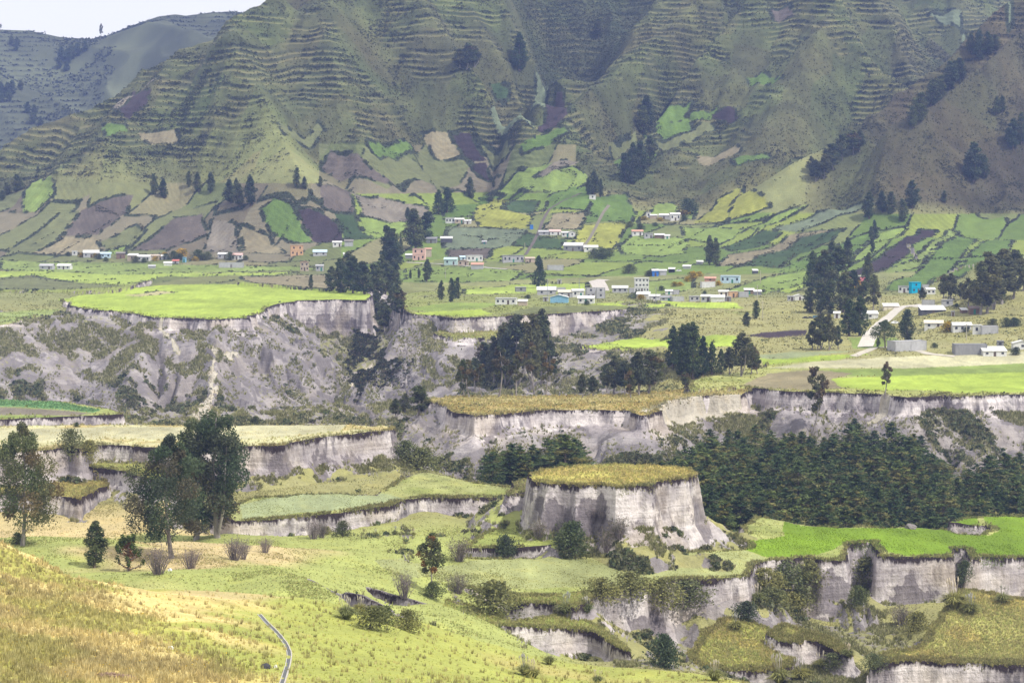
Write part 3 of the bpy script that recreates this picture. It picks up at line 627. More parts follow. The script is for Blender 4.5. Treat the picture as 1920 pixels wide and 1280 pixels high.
# ---------------------------------------------------------------- meshes
def grid_mesh(name, i0, i1, j0, j1, mat):
    X, Y, Z = XF[i0:i1, j0:j1], YF[i0:i1, j0:j1], ZF[i0:i1, j0:j1]; n, k = X.shape
    me = bpy.data.meshes.new(name); me.vertices.add(n*k)
    me.vertices.foreach_set('co', np.stack([X, Y, Z], -1).astype(np.float32).ravel())
    idx = np.arange(n*k).reshape(n, k)
    f = np.stack([idx[:-1, :-1], idx[1:, :-1], idx[1:, 1:], idx[:-1, 1:]], -1).reshape(-1, 4).astype(np.int32)
    me.loops.add(f.size); me.polygons.add(len(f)); me.loops.foreach_set('vertex_index', f.ravel())
    me.polygons.foreach_set('loop_start', np.arange(0, f.size, 4, dtype=np.int32)); me.polygons.foreach_set('loop_total', np.full(len(f), 4, np.int32))
    me.update(); me.polygons.foreach_set('use_smooth', np.ones(len(f), bool))
    def attr(nm, A4):
        at_ = me.color_attributes.new(nm, 'FLOAT_COLOR', 'POINT'); at_.data.foreach_set('color', A4.astype(np.float32).ravel())
    s = np.s_[i0:i1, j0:j1]
    attr('Col', np.concatenate([np.clip(CF[s], 0, .9), np.ones((n, k, 1))], -1).reshape(-1, 4))
    attr('Aux', np.stack([ROCK[s], np.clip(DEP[s], 0, 20)/20, EDGE[s], np.clip(np.where(WIN[s] >= 0, DIST[s], 50), 0, 20)/20], -1).reshape(-1, 4))
    me.materials.append(mat); o = bpy.data.objects.new(name, me); COL.objects.link(o); return o
class NT:
    def __init__(s, name):
        s.m = bpy.data.materials.new(name); s.m.use_nodes = True; s.t = s.m.node_tree; s.t.nodes.clear()
        s.o = s.t.nodes.new('ShaderNodeOutputMaterial'); s.b = s.t.nodes.new('ShaderNodeBsdfPrincipled'); s.t.links.new(s.b.outputs[0], s.o.inputs[0])
        s.b.inputs['Roughness'].default_value = .9; s.b.inputs['Specular IOR Level'].default_value = .15
    def n(s, t, **k):
        x = s.t.nodes.new('ShaderNode'+t)
        for a, b in k.items(): setattr(x, a, b)
        return x
    def l(s, a, b): s.t.links.new(a, b)
    def math(s, op, a, b=None, c=None, clamp=False):
        x = s.n('Math', operation=op, use_clamp=clamp)
        for i, v in enumerate((a, b, c)):
            if v is None: continue
            if hasattr(v, 'links'): s.l(v, x.inputs[i])
            else: x.inputs[i].default_value = v
        return x.outputs[0]
    def noise(s, vec, scale, det=3, rough=.55):
        x = s.n('TexNoise'); x.inputs['Scale'].default_value = scale; x.inputs['Detail'].default_value = det; x.inputs['Roughness'].default_value = rough
        if vec is not None: s.l(vec, x.inputs['Vector'])
        return x.outputs['Fac']
    def mix(s, f, a, b, mode='MIX'):
        x = s.n('Mix', data_type='RGBA', blend_type=mode)
        for sock, v in ((x.inputs[0], f), (x.inputs[6], a), (x.inputs[7], b)):
            if hasattr(v, 'links'): s.l(v, sock)
            else: sock.default_value = (tuple(v)+(1,)) if hasattr(v, '__len__') and len(v) == 3 else v
        return x.outputs[2]
    def rng(s, v, a, b, c=0., d=1.):
        x = s.n('MapRange'); x.inputs[1].default_value = a; x.inputs[2].default_value = b; x.inputs[3].default_value = c; x.inputs[4].default_value = d
        s.l(v, x.inputs[0]); return x.outputs[0]
    def mapv(s, vec, sc):
        x = s.n('Mapping'); x.inputs['Scale'].default_value = sc; s.l(vec, x.inputs['Vector']); return x.outputs[0]
def ground_material():
    g = NT('ground_cover'); geo = g.n('NewGeometry').outputs['Position']
    ca = g.n('VertexColor', layer_name='Col'); au = g.n('VertexColor', layer_name='Aux'); sp = g.n('SeparateColor'); g.l(au.outputs[0], sp.inputs[0])
    rock, dep, edge, dist = sp.outputs[0], sp.outputs[1], sp.outputs[2], au.outputs[1]
    dep = g.math('MULTIPLY', dep, 20.0)
    nf = g.noise(geo, 1.1, 5, .65); nm = g.noise(geo, .22, 4); nb = g.noise(geo, .06, 3)
    # rock colours
    vs = g.mapv(geo, (1, 1, .22)); streak = g.noise(vs, .55, 5, .6); streak2 = g.noise(vs, 1.9, 4, .6)
    strata = g.noise(g.mapv(geo, (.03, .03, 1.4)), 1.0, 4, .6)
    blot = g.noise(geo, .13, 5, .6)
    pale = lin((222,214,212))*.90; grey = lin((176,168,170))*.86; dark = lin((112,106,112))*.80; buff = lin((216,202,184))*.86
    c = g.mix(g.rng(blot, .40, .56), pale, grey)
    pm = g.rng(g.noise(geo, .085, 4, .55), .42, .60)
    c = g.mix(g.math('MULTIPLY', g.math('MULTIPLY', g.rng(streak, .48, .60), pm), .85), c, dark)
    patch = g.rng(g.math('ADD', g.noise(g.mapv(geo, (1, 1, .75)), .105, 6, .60), g.rng(dep, 1.5, 8., -.09, .05)), .535, .555); c = g.mix(g.math('MULTIPLY', patch, .80), c, g.mix(g.noise(geo, .8, 4), lin((98,90,98))*.8, lin((140,132,134))*.8))
    c = g.mix(g.math('MULTIPLY', g.rng(nb, .5, .62), .45), c, buff)
    c = g.mix(g.math('MULTIPLY', g.rng(streak2, .35, .75), .5), c, (.10, .09, .10), 'MIX') if False else c
    c = g.mix(1.0, c, g.mix(streak2, (.62, .62, .62), (1.3, 1.3, 1.3)), 'MULTIPLY')
    c = g.mix(1.0, c, g.mix(g.rng(strata, .35, .65), (.84, .83, .81), (1.10, 1.10, 1.09)), 'MULTIPLY')
    isl = g.math('MULTIPLY', g.rng(dist, .16, .32), .62); c = g.mix(isl, c, g.mix(streak, lin((112,108,112))*.72, lin((160,154,152))*.74))
    # dark topsoil under the turf
    soilw = g.rng(g.math('ADD', dep, g.math('ADD', g.math('MULTIPLY', g.math('SUBTRACT', streak2, .5), -3.4), g.math('MULTIPLY', g.math('SUBTRACT', blot, .5), -5.0))), 0.55, 1.25, 1., 0.)
    c = g.mix(soilw, c, lin((62,52,52))*.8)
    # vegetation
    vcol = g.mix(1.0, ca.outputs[0], g.mix(nf, (.70, .70, .68), (1.34, 1.34, 1.30)), 'MULTIPLY')
    vcol = g.mix(g.math('MULTIPLY', g.rng(nm, .52, .68), .30), vcol, g.mix(1.0, vcol, (1.25, 1.1, .8), 'MULTIPLY'))
    # mottled border between rock and turf
    f = g.math('ADD', rock, g.math('MULTIPLY', g.math('SUBTRACT', g.noise(geo, .45, 5, .7), .5), 1.5))
    f = g.rng(f, .42, .58)
    steepf = g.rng(rock, .85, .97); f = g.math('MAXIMUM', f, g.math('MULTIPLY', steepf, g.rng(g.noise(geo, .30, 4, .7), .30, .36)))
    near0 = g.rng(rock, .03, .08); f = g.math('MULTIPLY', f, near0)
    tuftc = g.mix(nf, lin((112,118,74))*.85, lin((176,170,118))*.85)
    vcol2 = g.mix(g.rng(rock, .25, .5), vcol, tuftc)
    g.l(g.mix(f, vcol2, c), g.b.inputs['Base Color'])
    bp = g.n('Bump'); bp.inputs['Strength'].default_value = .8; bp.inputs['Distance'].default_value = .6
    hgt = g.math('ADD', g.math('MULTIPLY', streak2, .5), g.math('ADD', nf, g.math('MULTIPLY', strata, .4)))
    g.l(hgt, bp.inputs['Height']); g.l(bp.outputs[0], g.b.inputs['Normal'])
    return g.m
GM = ground_material()
def split(y):  # row index of the first row beyond a distance, per whole sheet
    return y
# cut into named landforms along grid rows (rows are not at constant distance, so cut by index where every column is close)
jm = NY
def structure(o, label=None):
    o['kind'] = 'structure'
    if label: o['label'] = label; 
    return o
def grid_split():
    mean_y = YF.mean(0)
    j1 = int(np.searchsorted(mean_y, 345)); j2 = int(np.searchsorted(mean_y, 1330)); j3 = int(np.searchsorted(mean_y, 1680))
    structure(grid_mesh('hillside', 0, NA, 0, j1+1, GM), 'near grassy hillside with straw coloured tufts and yellow flowers')
    structure(grid_mesh('ground', 0, NA, j1, j2+1, GM), 'eroded grassy terraces cut by pale volcanic ash cliffs')
    structure(grid_mesh('plain', 0, NA, j2, j3+1, GM), 'patchwork of green fields at the foot of the mountains')
    structure(grid_mesh('mountain', 0, NA, j3, NY, GM), 'steep terraced green mountain with ribs and gullies')
grid_split()
# ---------------------------------------------------------------- the distant mountain on the left
def far_mountain():
    n, k = 300, 240
    prof = [(-120,62),(0,55),(60,58),(120,70),(175,73),(205,66),(250,48),(300,31),(330,28),(350,31),(400,24),(440,22),(470,27),(520,30),(600,20),(700,10)]
    pu = [p[0] for p in prof]; pv = [p[1] for p in prof]
    us = np.linspace(-130, 690, n); cv = np.interp(us, pu, pv)
    Z = np.zeros((n, k)); X = np.zeros((n, k)); Y = np.zeros((n, k))
    for j in range(k):
        t = j/(k-1)                      # 0 foot, .8 crest, 1 behind
        y = 2500+t*760
        x, _, _ = at(us, 300, y); zc = CAMZ+ray(us, cv)[1]*(2500+.8*760)
        b = 20
        zz = np.where(t < .8, b+(zc-b)*(t/.8)**.92, zc-(t-.8)*260)
        rg = (ridged(x/190+y/300, y/420, 3, 4)-.55)*120*np.sin(np.pi*min(1, t/.8))**.8+(fbm(x/40, y/40, 4, 2)-.5)*14*min(1, (1-abs(t-.8)/.2) if t > .6 else 1)*.8
        if t > .76: rg = rg*0+ (fbm(x/40, y/40, 4, 2)-.5)*3
        X[:, j] = x; Y[:, j] = y; Z[:, j] = zz+rg
    tz = Z/6.; fr = tz-np.floor(tz)
    pat = sm((fbm(X/90, Y/90, 3, 1)-.45)/.1)
    C = lin((118,124,94))/KF*.9; n1 = fbm(X/60, Y/60, 4, 3)[..., None]
    n2_ = sm((fbm(X/110, Y/150, 3, 5)-.5)/.08)[..., None]; Cc = C*(.45+1.0*n1)*(1-.28*n2_)*.92*(1-.35*(pat*(fr > .72))[..., None])
    me = bpy.data.meshes.new('distant_mountain'); me.vertices.add(n*k); me.vertices.foreach_set('co', np.stack([X, Y, Z], -1).astype(np.float32).ravel())
    idx = np.arange(n*k).reshape(n, k); f = np.stack([idx[:-1, :-1], idx[1:, :-1], idx[1:, 1:], idx[:-1, 1:]], -1).reshape(-1, 4).astype(np.int32)
    me.loops.add(f.size); me.polygons.add(len(f)); me.loops.foreach_set('vertex_index', f.ravel())
    me.polygons.foreach_set('loop_start', np.arange(0, f.size, 4, dtype=np.int32)); me.polygons.foreach_set('loop_total', np.full(len(f), 4, np.int32)); me.update()
    me.polygons.foreach_set('use_smooth', np.ones(len(f), bool))
    a = me.color_attributes.new('Col', 'FLOAT_COLOR', 'POINT'); a.data.foreach_set('color', np.concatenate([Cc, np.ones((n, k, 1))], -1).astype(np.float32).ravel())
    a = me.color_attributes.new('Aux', 'FLOAT_COLOR', 'POINT'); A = np.zeros((n*k, 4), np.float32); A[:, 1] = 1; A[:, 3] = 1; a.data.foreach_set('color', A.ravel())
    me.materials.append(GM); o = bpy.data.objects.new('distant_mountain', me); COL.objects.link(o)
    structure(o, 'hazy green mountain ridge far off on the left'); return (X, Y, Z)
FARX, FARY, FARZ = far_mountain()

FARU, FARV = proj(FARX, FARY, FARZ)
def far_hit(u, v):
    d = (FARU-u)**2+(FARV-v)**2; d[:, int(d.shape[1]*.81):] = 1e9; k = np.unravel_index(np.argmin(d), d.shape)
    return (float(FARX[k]), float(FARY[k]), float(FARZ[k]))
# ---------------------------------------------------------------- plants : leaf clouds and tapered limbs
class Geo:
    def __init__(s): s.v = []; s.f3 = []; s.f4 = []; s.c = []; s.n = 0
    def add(s, V, F3=None, F4=None, C=None):
        if F3 is not None: s.f3.append(F3+s.n)
        if F4 is not None: s.f4.append(F4+s.n)
        s.v.append(V); s.c.append(np.broadcast_to(np.array(C if C is not None else (.2, .2, .2), float), (len(V), 3))); s.n += len(V)
    def mesh(s, name, mat, smooth=False):
        V = np.concatenate(s.v); C = np.concatenate(s.c); me = bpy.data.meshes.new(name)
        me.vertices.add(len(V)); me.vertices.foreach_set('co', V.astype(np.float32).ravel())
        L = []; ls = []; lt = []; off = 0
        for FF, k in ((s.f3, 3), (s.f4, 4)):
            if FF:
                q = np.concatenate(FF).astype(np.int32); L.append(q.ravel()); ls.append(off+np.arange(0, q.size, k, dtype=np.int32)); lt.append(np.full(len(q), k, np.int32)); off += q.size
        L = np.concatenate(L); ls = np.concatenate(ls); lt = np.concatenate(lt)
        me.loops.add(len(L)); me.polygons.add(len(ls)); me.loops.foreach_set('vertex_index', L)
        me.polygons.foreach_set('loop_start', ls); me.polygons.foreach_set('loop_total', lt); me.update()
        if smooth: me.polygons.foreach_set('use_smooth', np.ones(len(ls), bool))
        a = me.color_attributes.new('Col', 'FLOAT_COLOR', 'POINT'); a.data.foreach_set('color', np.concatenate([np.clip(C, 0, .9), np.ones((len(V), 1))], 1).astype(np.float32).ravel())
        me.materials.append(mat); return me
def leafm(name, tr=.35, rough=.75):
    g = NT(name); vc = g.n('VertexColor', layer_name='Col'); oi = g.n('ObjectInfo')
    tint = g.mix(oi.outputs['Random'], (.70, .78, .84), (1.30, 1.20, .98)); c = g.mix(1.0, vc.outputs[0], tint, 'MULTIPLY')
    g.l(c, g.b.inputs['Base Color']); g.b.inputs['Roughness'].default_value = rough
    if tr:
        tl = g.n('BsdfTranslucent'); g.l(c, tl.inputs[0]); mx = g.n('MixShader'); mx.inputs[0].default_value = tr
        g.l(g.b.outputs[0], mx.inputs[1]); g.l(tl.outputs[0], mx.inputs[2]); g.l(mx.outputs[0], g.o.inputs[0])
    return g.m
def barkm(name, ca, cb):
    g = NT(name); tc = g.n('TexCoord').outputs['Object']
    g.l(g.mix(g.rng(g.noise(g.mapv(tc, (14, 14, 3)), 2.0, 4), .35, .65), ca, cb), g.b.inputs['Base Color']); return g.m
LEAF = leafm('leaf'); GRASSM = leafm('grass_blade', .2)
BARK = barkm('bark', (.16, .14, .125), (.34, .31, .28)); DBARK = barkm('dark_bark', (.10, .08, .065), (.20, .16, .13))
def tube(g, pts, rad, sides=6, C=(.3, .25, .2)):
    pts = np.array(pts, float); n = len(pts); T = np.gradient(pts, axis=0); T /= np.linalg.norm(T, axis=1, keepdims=True)+1e-9
    up = np.array([0.3, 0.2, 0.93]) if abs(T[0][2]) < .9 else np.array([1., 0, 0])
    A = np.cross(T, up); A /= np.linalg.norm(A, axis=1, keepdims=True)+1e-9; B = np.cross(T, A)
    th = np.linspace(0, 2*np.pi, sides, endpoint=False); rad = np.array(rad, float)
    V = pts[:, None, :]+rad[:, None, None]*(np.cos(th)[None, :, None]*A[:, None, :]+np.sin(th)[None, :, None]*B[:, None, :])
    i = np.arange(n-1)[:, None]; j = np.arange(sides)[None, :]; jn = (j+1) % sides
    Fq = np.stack([i*sides+j, i*sides+jn, (i+1)*sides+jn, (i+1)*sides+j], -1).reshape(-1, 4)
    g.add(V.reshape(-1, 3), F4=Fq, C=C)
def cards(g, P, size, C, rr, up=0., elong=1.8):
    """one small quad at every point, turned at random"""
    n = len(P); d = rr.normal(size=(n, 3)); d[:, 2] = d[:, 2]*(1-up)+up*1.2; d /= np.linalg.norm(d, axis=1, keepdims=True)
    e = rr.normal(size=(n, 3)); e -= (e*d).sum(1, keepdims=True)*d; e /= np.linalg.norm(e, axis=1, keepdims=True)
    sz = (np.broadcast_to(size, (n,))*rr.uniform(.6, 1.4, n))[:, None]; a = d*sz*elong*.5; b = e*sz*.5
    V = np.stack([P-a, P-b*.9, P+a, P+b*.9], 1).reshape(-1, 3)
    Cc = np.repeat(np.broadcast_to(C, (n, 3)), 4, 0); g.add(V, F4=np.arange(4*n).reshape(n, 4), C=Cc)
def clump_pts(rr, c, r, n):
    d = rr.normal(size=(n, 3)); d /= np.linalg.norm(d, axis=1, keepdims=True)
    return c+d*(rr.uniform(0.15, 1, n)**.45)[:, None]*r
def tree_geo(seed, prof, base, nc, nl, leaf, cr, cols, trunk=.014, droop=0., lean=.02, twin=0, squash=.8, bark=None, spread=.75, lower=None):
    """unit-high tree; prof(t) = crown radius at crown height t"""
    rr = np.random.default_rng(seed); gt, gc = Geo(), Geo()
    kx, ky = rr.normal(size=2)*lean
    spine = lambda t: np.array([kx*math.sin(t*2.6), ky*math.sin(t*3.1), t])
    tt = np.linspace(0, .97, 9); tube(gt, [spine(t) for t in tt], [trunk*(1.25-t*1.05) if t > .02 else trunk*1.6 for t in tt], 8)
    for _ in range(twin):
        q = rr.uniform(-.09, .09, 2); tube(gt, [spine(.02)*1, np.array([q[0], q[1], .25]), np.array([q[0]*1.6, q[1]*1.6, .75])], [trunk*.9, trunk*.7, trunk*.2], 6)
    per = max(4, nl//nc)
    for i in range(nc):
        t = ((i+.5)/nc)**.9; h = base+(1-base)*t*.97; R_ = prof(t); an = i*2.399+rr.normal()*.5
        q = R_*spread*math.sqrt(rr.uniform(.15, 1)); s = spine(h)
        c = np.array([s[0]+math.cos(an)*q, s[1]+math.sin(an)*q, h+rr.normal()*.015]); r = cr*(.6+.9*R_/.2)*rr.uniform(.7, 1.25)
        s0 = spine(max(.02, h-q*rr.uniform(.5, .9)-.01)); tube(gt, [s0, (s0+c)/2+np.array([0, 0, -.01]), c], [trunk*.38*(1.1-h), trunk*.25*(1.1-h), trunk*.1], 4)
        P = clump_pts(rr, c, np.array([r, r, r*squash]), per); P[:, 2] -= droop*np.abs(rr.normal(size=per))*r
        k = rr.random(); base_c = np.array(cols[int(k*len(cols)) % len(cols)])
        up_ = ((P[:, 2]-c[2])/r).clip(-1, 1)[:, None]; Cc = base_c*(rr.uniform(.7, 1.3, (per, 1)))
        cards(gc, P, leaf, Cc, rr)
    return gt, gc
def sq(*a): return a
GRN = [(.098, .128, .060), (.125, .152, .070), (.080, .110, .058)]; OLV = [(.135, .140, .068), (.110, .122, .068), (.165, .135, .075)]
BRN = [(.155, .125, .072), (.15, .14, .08), (.105, .12, .068)]
PINE = [(.095, .135, .048), (.125, .165, .055), (.175, .175, .070), (.065, .100, .042)]
KIND = {}
def register(kind, variants, mats=(BARK, LEAF)):
    KIND[kind] = [(gt.mesh('trunk', mats[0], True), gc.mesh('crown', mats[1])) for gt, gc in variants]
egg = lambda w: (lambda t: w*(math.sin(math.pi*min(1, (t*.92+.08)))**.6)*(1-.35*t))
cone = lambda w, p=1.: (lambda t: w*(1-t)**p*.95+.012)
def pine_geo(seed, w=.22, n=46, nl=2600):
    rr = np.random.default_rng(seed); gt, gc = Geo(), Geo(); tube(gt, [(0, 0, 0), (0, 0, .5), (0, 0, .99)], [.016, .010, .002], 6)
    for i in range(n):
        t = (i+.5)/n; h = .06+.92*t; L = w*(1-t)**.7*rr.uniform(.6, 1.25)+.012; an = i*2.399+rr.normal()*.3
        tip = np.array([math.cos(an)*L, math.sin(an)*L, h+L*rr.uniform(.05, .45)]); o_ = np.array([0, 0, h]); tube(gt, [o_, tip], [.004, .001], 3)
        k = int(nl/n*(1-t*.6)); s = rr.uniform(.15, 1.05, k)[:, None]; P = o_+(tip-o_)*s+rr.normal(size=(k, 3))*np.array([.028, .028, .016])*(.5+(1-t))
        cards(gc, P, .024, np.array(PINE[rr.integers(4)])*rr.uniform(.65, 1.45, (k, 1)), rr, .35, 2.2)
    k = 40; P = np.array([0, 0, 1.])+rr.normal(size=(k, 3))*np.array([.006, .006, .02]); P[:, 2] -= .02; cards(gc, P, .014, np.array(PINE[1])*1.2, rr, .5)
    return gt, gc
register('pine', [pine_geo(100+i, .20+.05*(i % 4), 40+4*(i % 3)) for i in range(8)], (DBARK, LEAF))
register('big_gum', [tree_geo(11, lambda t: .30*(math.sin(math.pi*min(1, t*.8+.2))**.7), .26, 34, 15000, .0125, .062, [GRN[0], GRN[1], OLV[1], OLV[2], OLV[0]], .016, .3, .03, spread=1.0),
                     tree_geo(12, lambda t: .25*(math.sin(math.pi*min(1, t*.8+.16))**.6), .20, 38, 15000, .0125, .062, [GRN[0], GRN[2], GRN[1], OLV[1]], .017, .3, .03, 1, spread=1.0),
                     tree_geo(15, lambda t: .30*(math.sin(math.pi*min(1, t*.85+.12))**.6), .18, 38, 15000, .0125, .060, [OLV[2], GRN[1], GRN[0], OLV[0]], .018, .3, .02, spread=1.0)])
register('gum', [tree_geo(20+i, egg(.22-.02*(i % 3)), .22+.05*(i % 2), 24, 3200, .024, .062, [OLV[1], OLV[0], BRN[2], GRN[1], BRN[0]][i % 3:][:3], .013, .3, .03, i % 2, spread=.85) for i in range(5)])
register('dark_gum', [tree_geo(40+i, egg(.20), .10+.04*(i % 2), 26, 3400, .024, .07, [GRN[0], GRN[1], GRN[2], OLV[1]], .014, .3, .04) for i in range(4)], (DBARK, LEAF))
register('thin_gum', [tree_geo(60+i, egg(.20), .42, 13, 1500, .024, .045, [OLV[0], OLV[1], BRN[0]], .012, .4, .06) for i in range(3)])
register('cypress', [tree_geo(70+i, lambda t: .25*(1-t)**.55*min(1, t*5+.45), .10, 46, 5200, .019, .06, [PINE[0], PINE[3], GRN[2]], .02, .1, .01) for i in range(3)], (DBARK, LEAF))
register('column_cypress', [tree_geo(75, lambda t: .16*math.sin(math.pi*min(1, t*.85+.15))**.7, .05, 34, 4000, .02, .06, [PINE[1], GRN[2]], .014, .1, .01)], (DBARK, LEAF))
register('young_gum', [tree_geo(80, lambda t: .26*math.sin(math.pi*min(1, t*.8+.2))**.7, .42, 24, 2600, .024, .050, [GRN[1], GRN[0], OLV[1], GRN[1], (.20, .12, .05)], .010, .1, .03)])
register('bush', [tree_geo(90+i, lambda t: .5*math.sin(math.pi*min(1, t*.72+.28))**.7, .08, 22, 2200, .05, .16, [c_, GRN[1]], .03, .1, .1, 1) for i, c_ in enumerate([GRN[0], OLV[1], GRN[1]])], (DBARK, LEAF))
register('olive_bush', [tree_geo(95+i, lambda t: .6*math.sin(math.pi*min(1, t*.7+.3))**.7, .05, 22, 2000, .06, .2, [(.22, .225, .10), (.27, .27, .11), (.17, .18, .08)], .02, .1, .1, 1) for i in range(3)], (DBARK, LEAF))
register('gorse', [tree_geo(99, lambda t: .6*math.sin(math.pi*min(1, t*.7+.3))**.7, .05, 16, 1200, .08, .2, [(.5, .36, .03), (.16, .15, .04), (.42, .30, .04)], .02, .1, .1, 1)], (DBARK, LEAF))
register('shade_tree', [tree_geo(130, lambda t: .52*math.sin(math.pi*min(1, t*.5+.5))**.8, .40, 26, 3000, .028, .09, [GRN[0], GRN[2]], .02, .0, .06, squash=.5)], (DBARK, LEAF))
def twig_geo(seed, n=46, col=(.20, .17, .165), leafy=.3, lc=OLV[1]):
    rr = np.random.default_rng(seed); gt, gc = Geo(), Geo()
    for i in range(n):
        an = rr.uniform(0, 6.28); r1 = rr.uniform(.05, .55); h = rr.uniform(.55, 1.)*(1-.35*r1)
        b = np.array([math.cos(an)*r1*.25, math.sin(an)*r1*.25, 0.]); t_ = np.array([math.cos(an)*r1, math.sin(an)*r1, h]); mdl = (b+t_)/2+np.array([rr.normal()*.04, rr.normal()*.04, .08])
        tube(gt, [b, mdl, t_], [.012, .007, .002], 3)
        for k in range(5):
            s = rr.uniform(.35, .95); p = b+(t_-b)*s+np.array([0, 0, .05]); e = p+rr.normal(size=3)*.10+np.array([0, 0, .08]); tube(gt, [p, e], [.005, .0015], 3)
            m_ = 7; cards(gc, e+rr.normal(size=(m_, 3))*.035, .026 if rr.random() < leafy else .012, np.array(lc if rr.random() < leafy else col)*rr.uniform(.7, 1.3, (m_, 1)), rr)
    return gt, gc
TWIG = barkm('twig', (.17, .14, .135), (.30, .26, .25))
register('twiggy_shrub', [twig_geo(200), twig_geo(201, 46, (.23, .19, .19), .15), twig_geo(202, 50, (.19, .17, .14), .6)], (TWIG, LEAF))
def pampas_geo(seed):
    rr = np.random.default_rng(seed); gc, gp = Geo(), Geo(); n = 420
    an = rr.uniform(0, 6.28, n); L = rr.uniform(.5, 1., n); sp = rr.uniform(.05, .75, n)
    b = np.stack([np.cos(an)*.10*rr.random(n), np.sin(an)*.10*rr.random(n), 0*an], 1); d = np.stack([np.cos(an)*sp, np.sin(an)*sp, 0*an], 1)
    m_ = b+d*.45+np.array([0, 0, 1])*(L*.62)[:, None]; t_ = b+d*1.0+np.array([0, 0, 1])*(L*(1-sp*.75))[:, None]
    sd = np.stack([-np.sin(an), np.cos(an), 0*an], 1)*.018
    V = np.stack([b-sd, b+sd, m_+sd, m_-sd, t_], 1).reshape(-1, 3); ii = np.arange(n)[:, None]*5
    gc.add(V, F3=ii+np.array([[3, 2, 4]]), F4=ii+np.array([[0, 1, 2, 3]]), C=np.repeat(np.array([(.31, .32, .13)])*rr.uniform(.6, 1.35, (n, 1)), 5, 0))
    for i in range(9):
        a = rr.uniform(0, 6.28); q = rr.uniform(.05, .35); t0 = np.array([math.cos(a)*q, math.sin(a)*q, rr.uniform(.95, 1.25)])
        tube(gp, [(t0[0]*.2, t0[1]*.2, .2), t0, t0+np.array([0, 0, .10]), t0+np.array([.01, 0, .26])], [.006, .008, .034, .004], 5, (.62, .57, .50))
    return gp, gc
KIND['pampas'] = []
for s_ in (300, 301, 302):
    gp, gc = pampas_geo(s_); KIND['pampas'].append((gp.mesh('plume', LEAF, True), gc.mesh('blades', LEAF)))
PARTS = {'pampas': ('plumes', 'leaf_tuft'), 'twiggy_shrub': ('stems', 'twigs')}
def plant(kind, name, label, cat, u, v, hpx, group=None, seed=None, wide=1.0, pos=None, lean=0.0, var=None):
    p = pos or hit(u, v)
    if p is None: return None
    rr = random.Random(seed if seed is not None else int(u*13+v*7))
    K = KIND[kind]; tm, cm = K[(var if var is not None else rr.randrange(len(K))) % len(K)]
    r = bpy.data.objects.new(name, None); COL.objects.link(r); h = hpx/F*p[1]
    r.location = (p[0], p[1], p[2]-.02*h); r.rotation_euler = (lean, lean*.5, rr.uniform(0, 6.28)); r.scale = (h*wide, h*wide, h)
    r.empty_display_size = .1
    r['label'] = label; r['category'] = cat
    if group: r['group'] = group
    pn = PARTS.get(kind, ('trunk', 'crown'))
    for nme, me in ((pn[0], tm), (pn[1], cm)):
        c = bpy.data.objects.new(nme, me); COL.objects.link(c); c.parent = r
    return r
# ---------------------------------------------------------------- houses, huts, poles, vehicles
def flatm(name, rough=.85, scale=1.2, amp=.18, spec=.2):
    g = NT(name); oi = g.n('ObjectInfo'); tc = g.n('NewGeometry').outputs['Position']
    f = g.noise(g.mapv(tc, (1, 1, .5)), scale, 4, .65)
    c = g.mix(1.0, oi.outputs['Color'], g.mix(g.rng(f, .3, .7), (1-amp,)*3, (1+amp*.6,)*3), 'MULTIPLY'); g.l(c, g.b.inputs['Base Color'])
    g.b.inputs['Roughness'].default_value = rough; g.b.inputs['Specular IOR Level'].default_value = spec; return g.m
WALLM = flatm('painted_wall'); ROOFM = flatm('sheet_roof', .55, .8, .14, .35); GLASSM = flatm('window_opening', .3, 1., .2, .5); WOODM = flatm('timber', .8, 3., .3)
def boxv(x0, x1, y0, y1, z0, z1):
    V = np.array([(x, y, z) for x in (x0, x1) for y in (y0, y1) for z in (z0, z1)], float)
    return V, np.array([(0,1,3,2),(4,6,7,5),(0,4,5,1),(2,3,7,6),(0,2,6,4),(1,5,7,3)])
def bm_mesh(name, parts, mat):
    V = []; Fc = []; n = 0
    for v, f in parts:
        V.append(v); Fc += [tuple(int(q)+n for q in ff) for ff in f]; n += len(v)
    me = bpy.data.meshes.new(name); me.from_pydata(np.concatenate(V).tolist(), [], Fc); me.update(); me.materials.append(mat); return me
def part(name, parts, mat, parent, col):
    o = bpy.data.objects.new(name, bm_mesh(name, parts, mat)); COL.objects.link(o); o.parent = parent; o.color = tuple(col)+(1,); return o
WC = {'white': (.64,.64,.62), 'cream': (.66,.60,.48), 'grey': (.42,.42,.43), 'dgrey': (.25,.25,.26), 'pink': (.70,.46,.40), 'tan': (.46,.38,.30), 'blue': (.22,.42,.58), 'lblue': (.48,.62,.72), 'orange': (.60,.38,.22), 'cyan': (.0,.36,.58),
      'brown': (.22,.15,.11), 'red': (.50,.14,.10), 'terra': (.50,.28,.20), 'dark': (.10,.10,.11), 'pinkr': (.66,.42,.38), 'teal': (.45,.60,.58), 'thatch': (.22,.20,.18), 'rose': (.62,.22,.26), 'black': (.03,.03,.035), 'deepblue': (.05,.18,.55), 'green': (.06,.22,.16)}
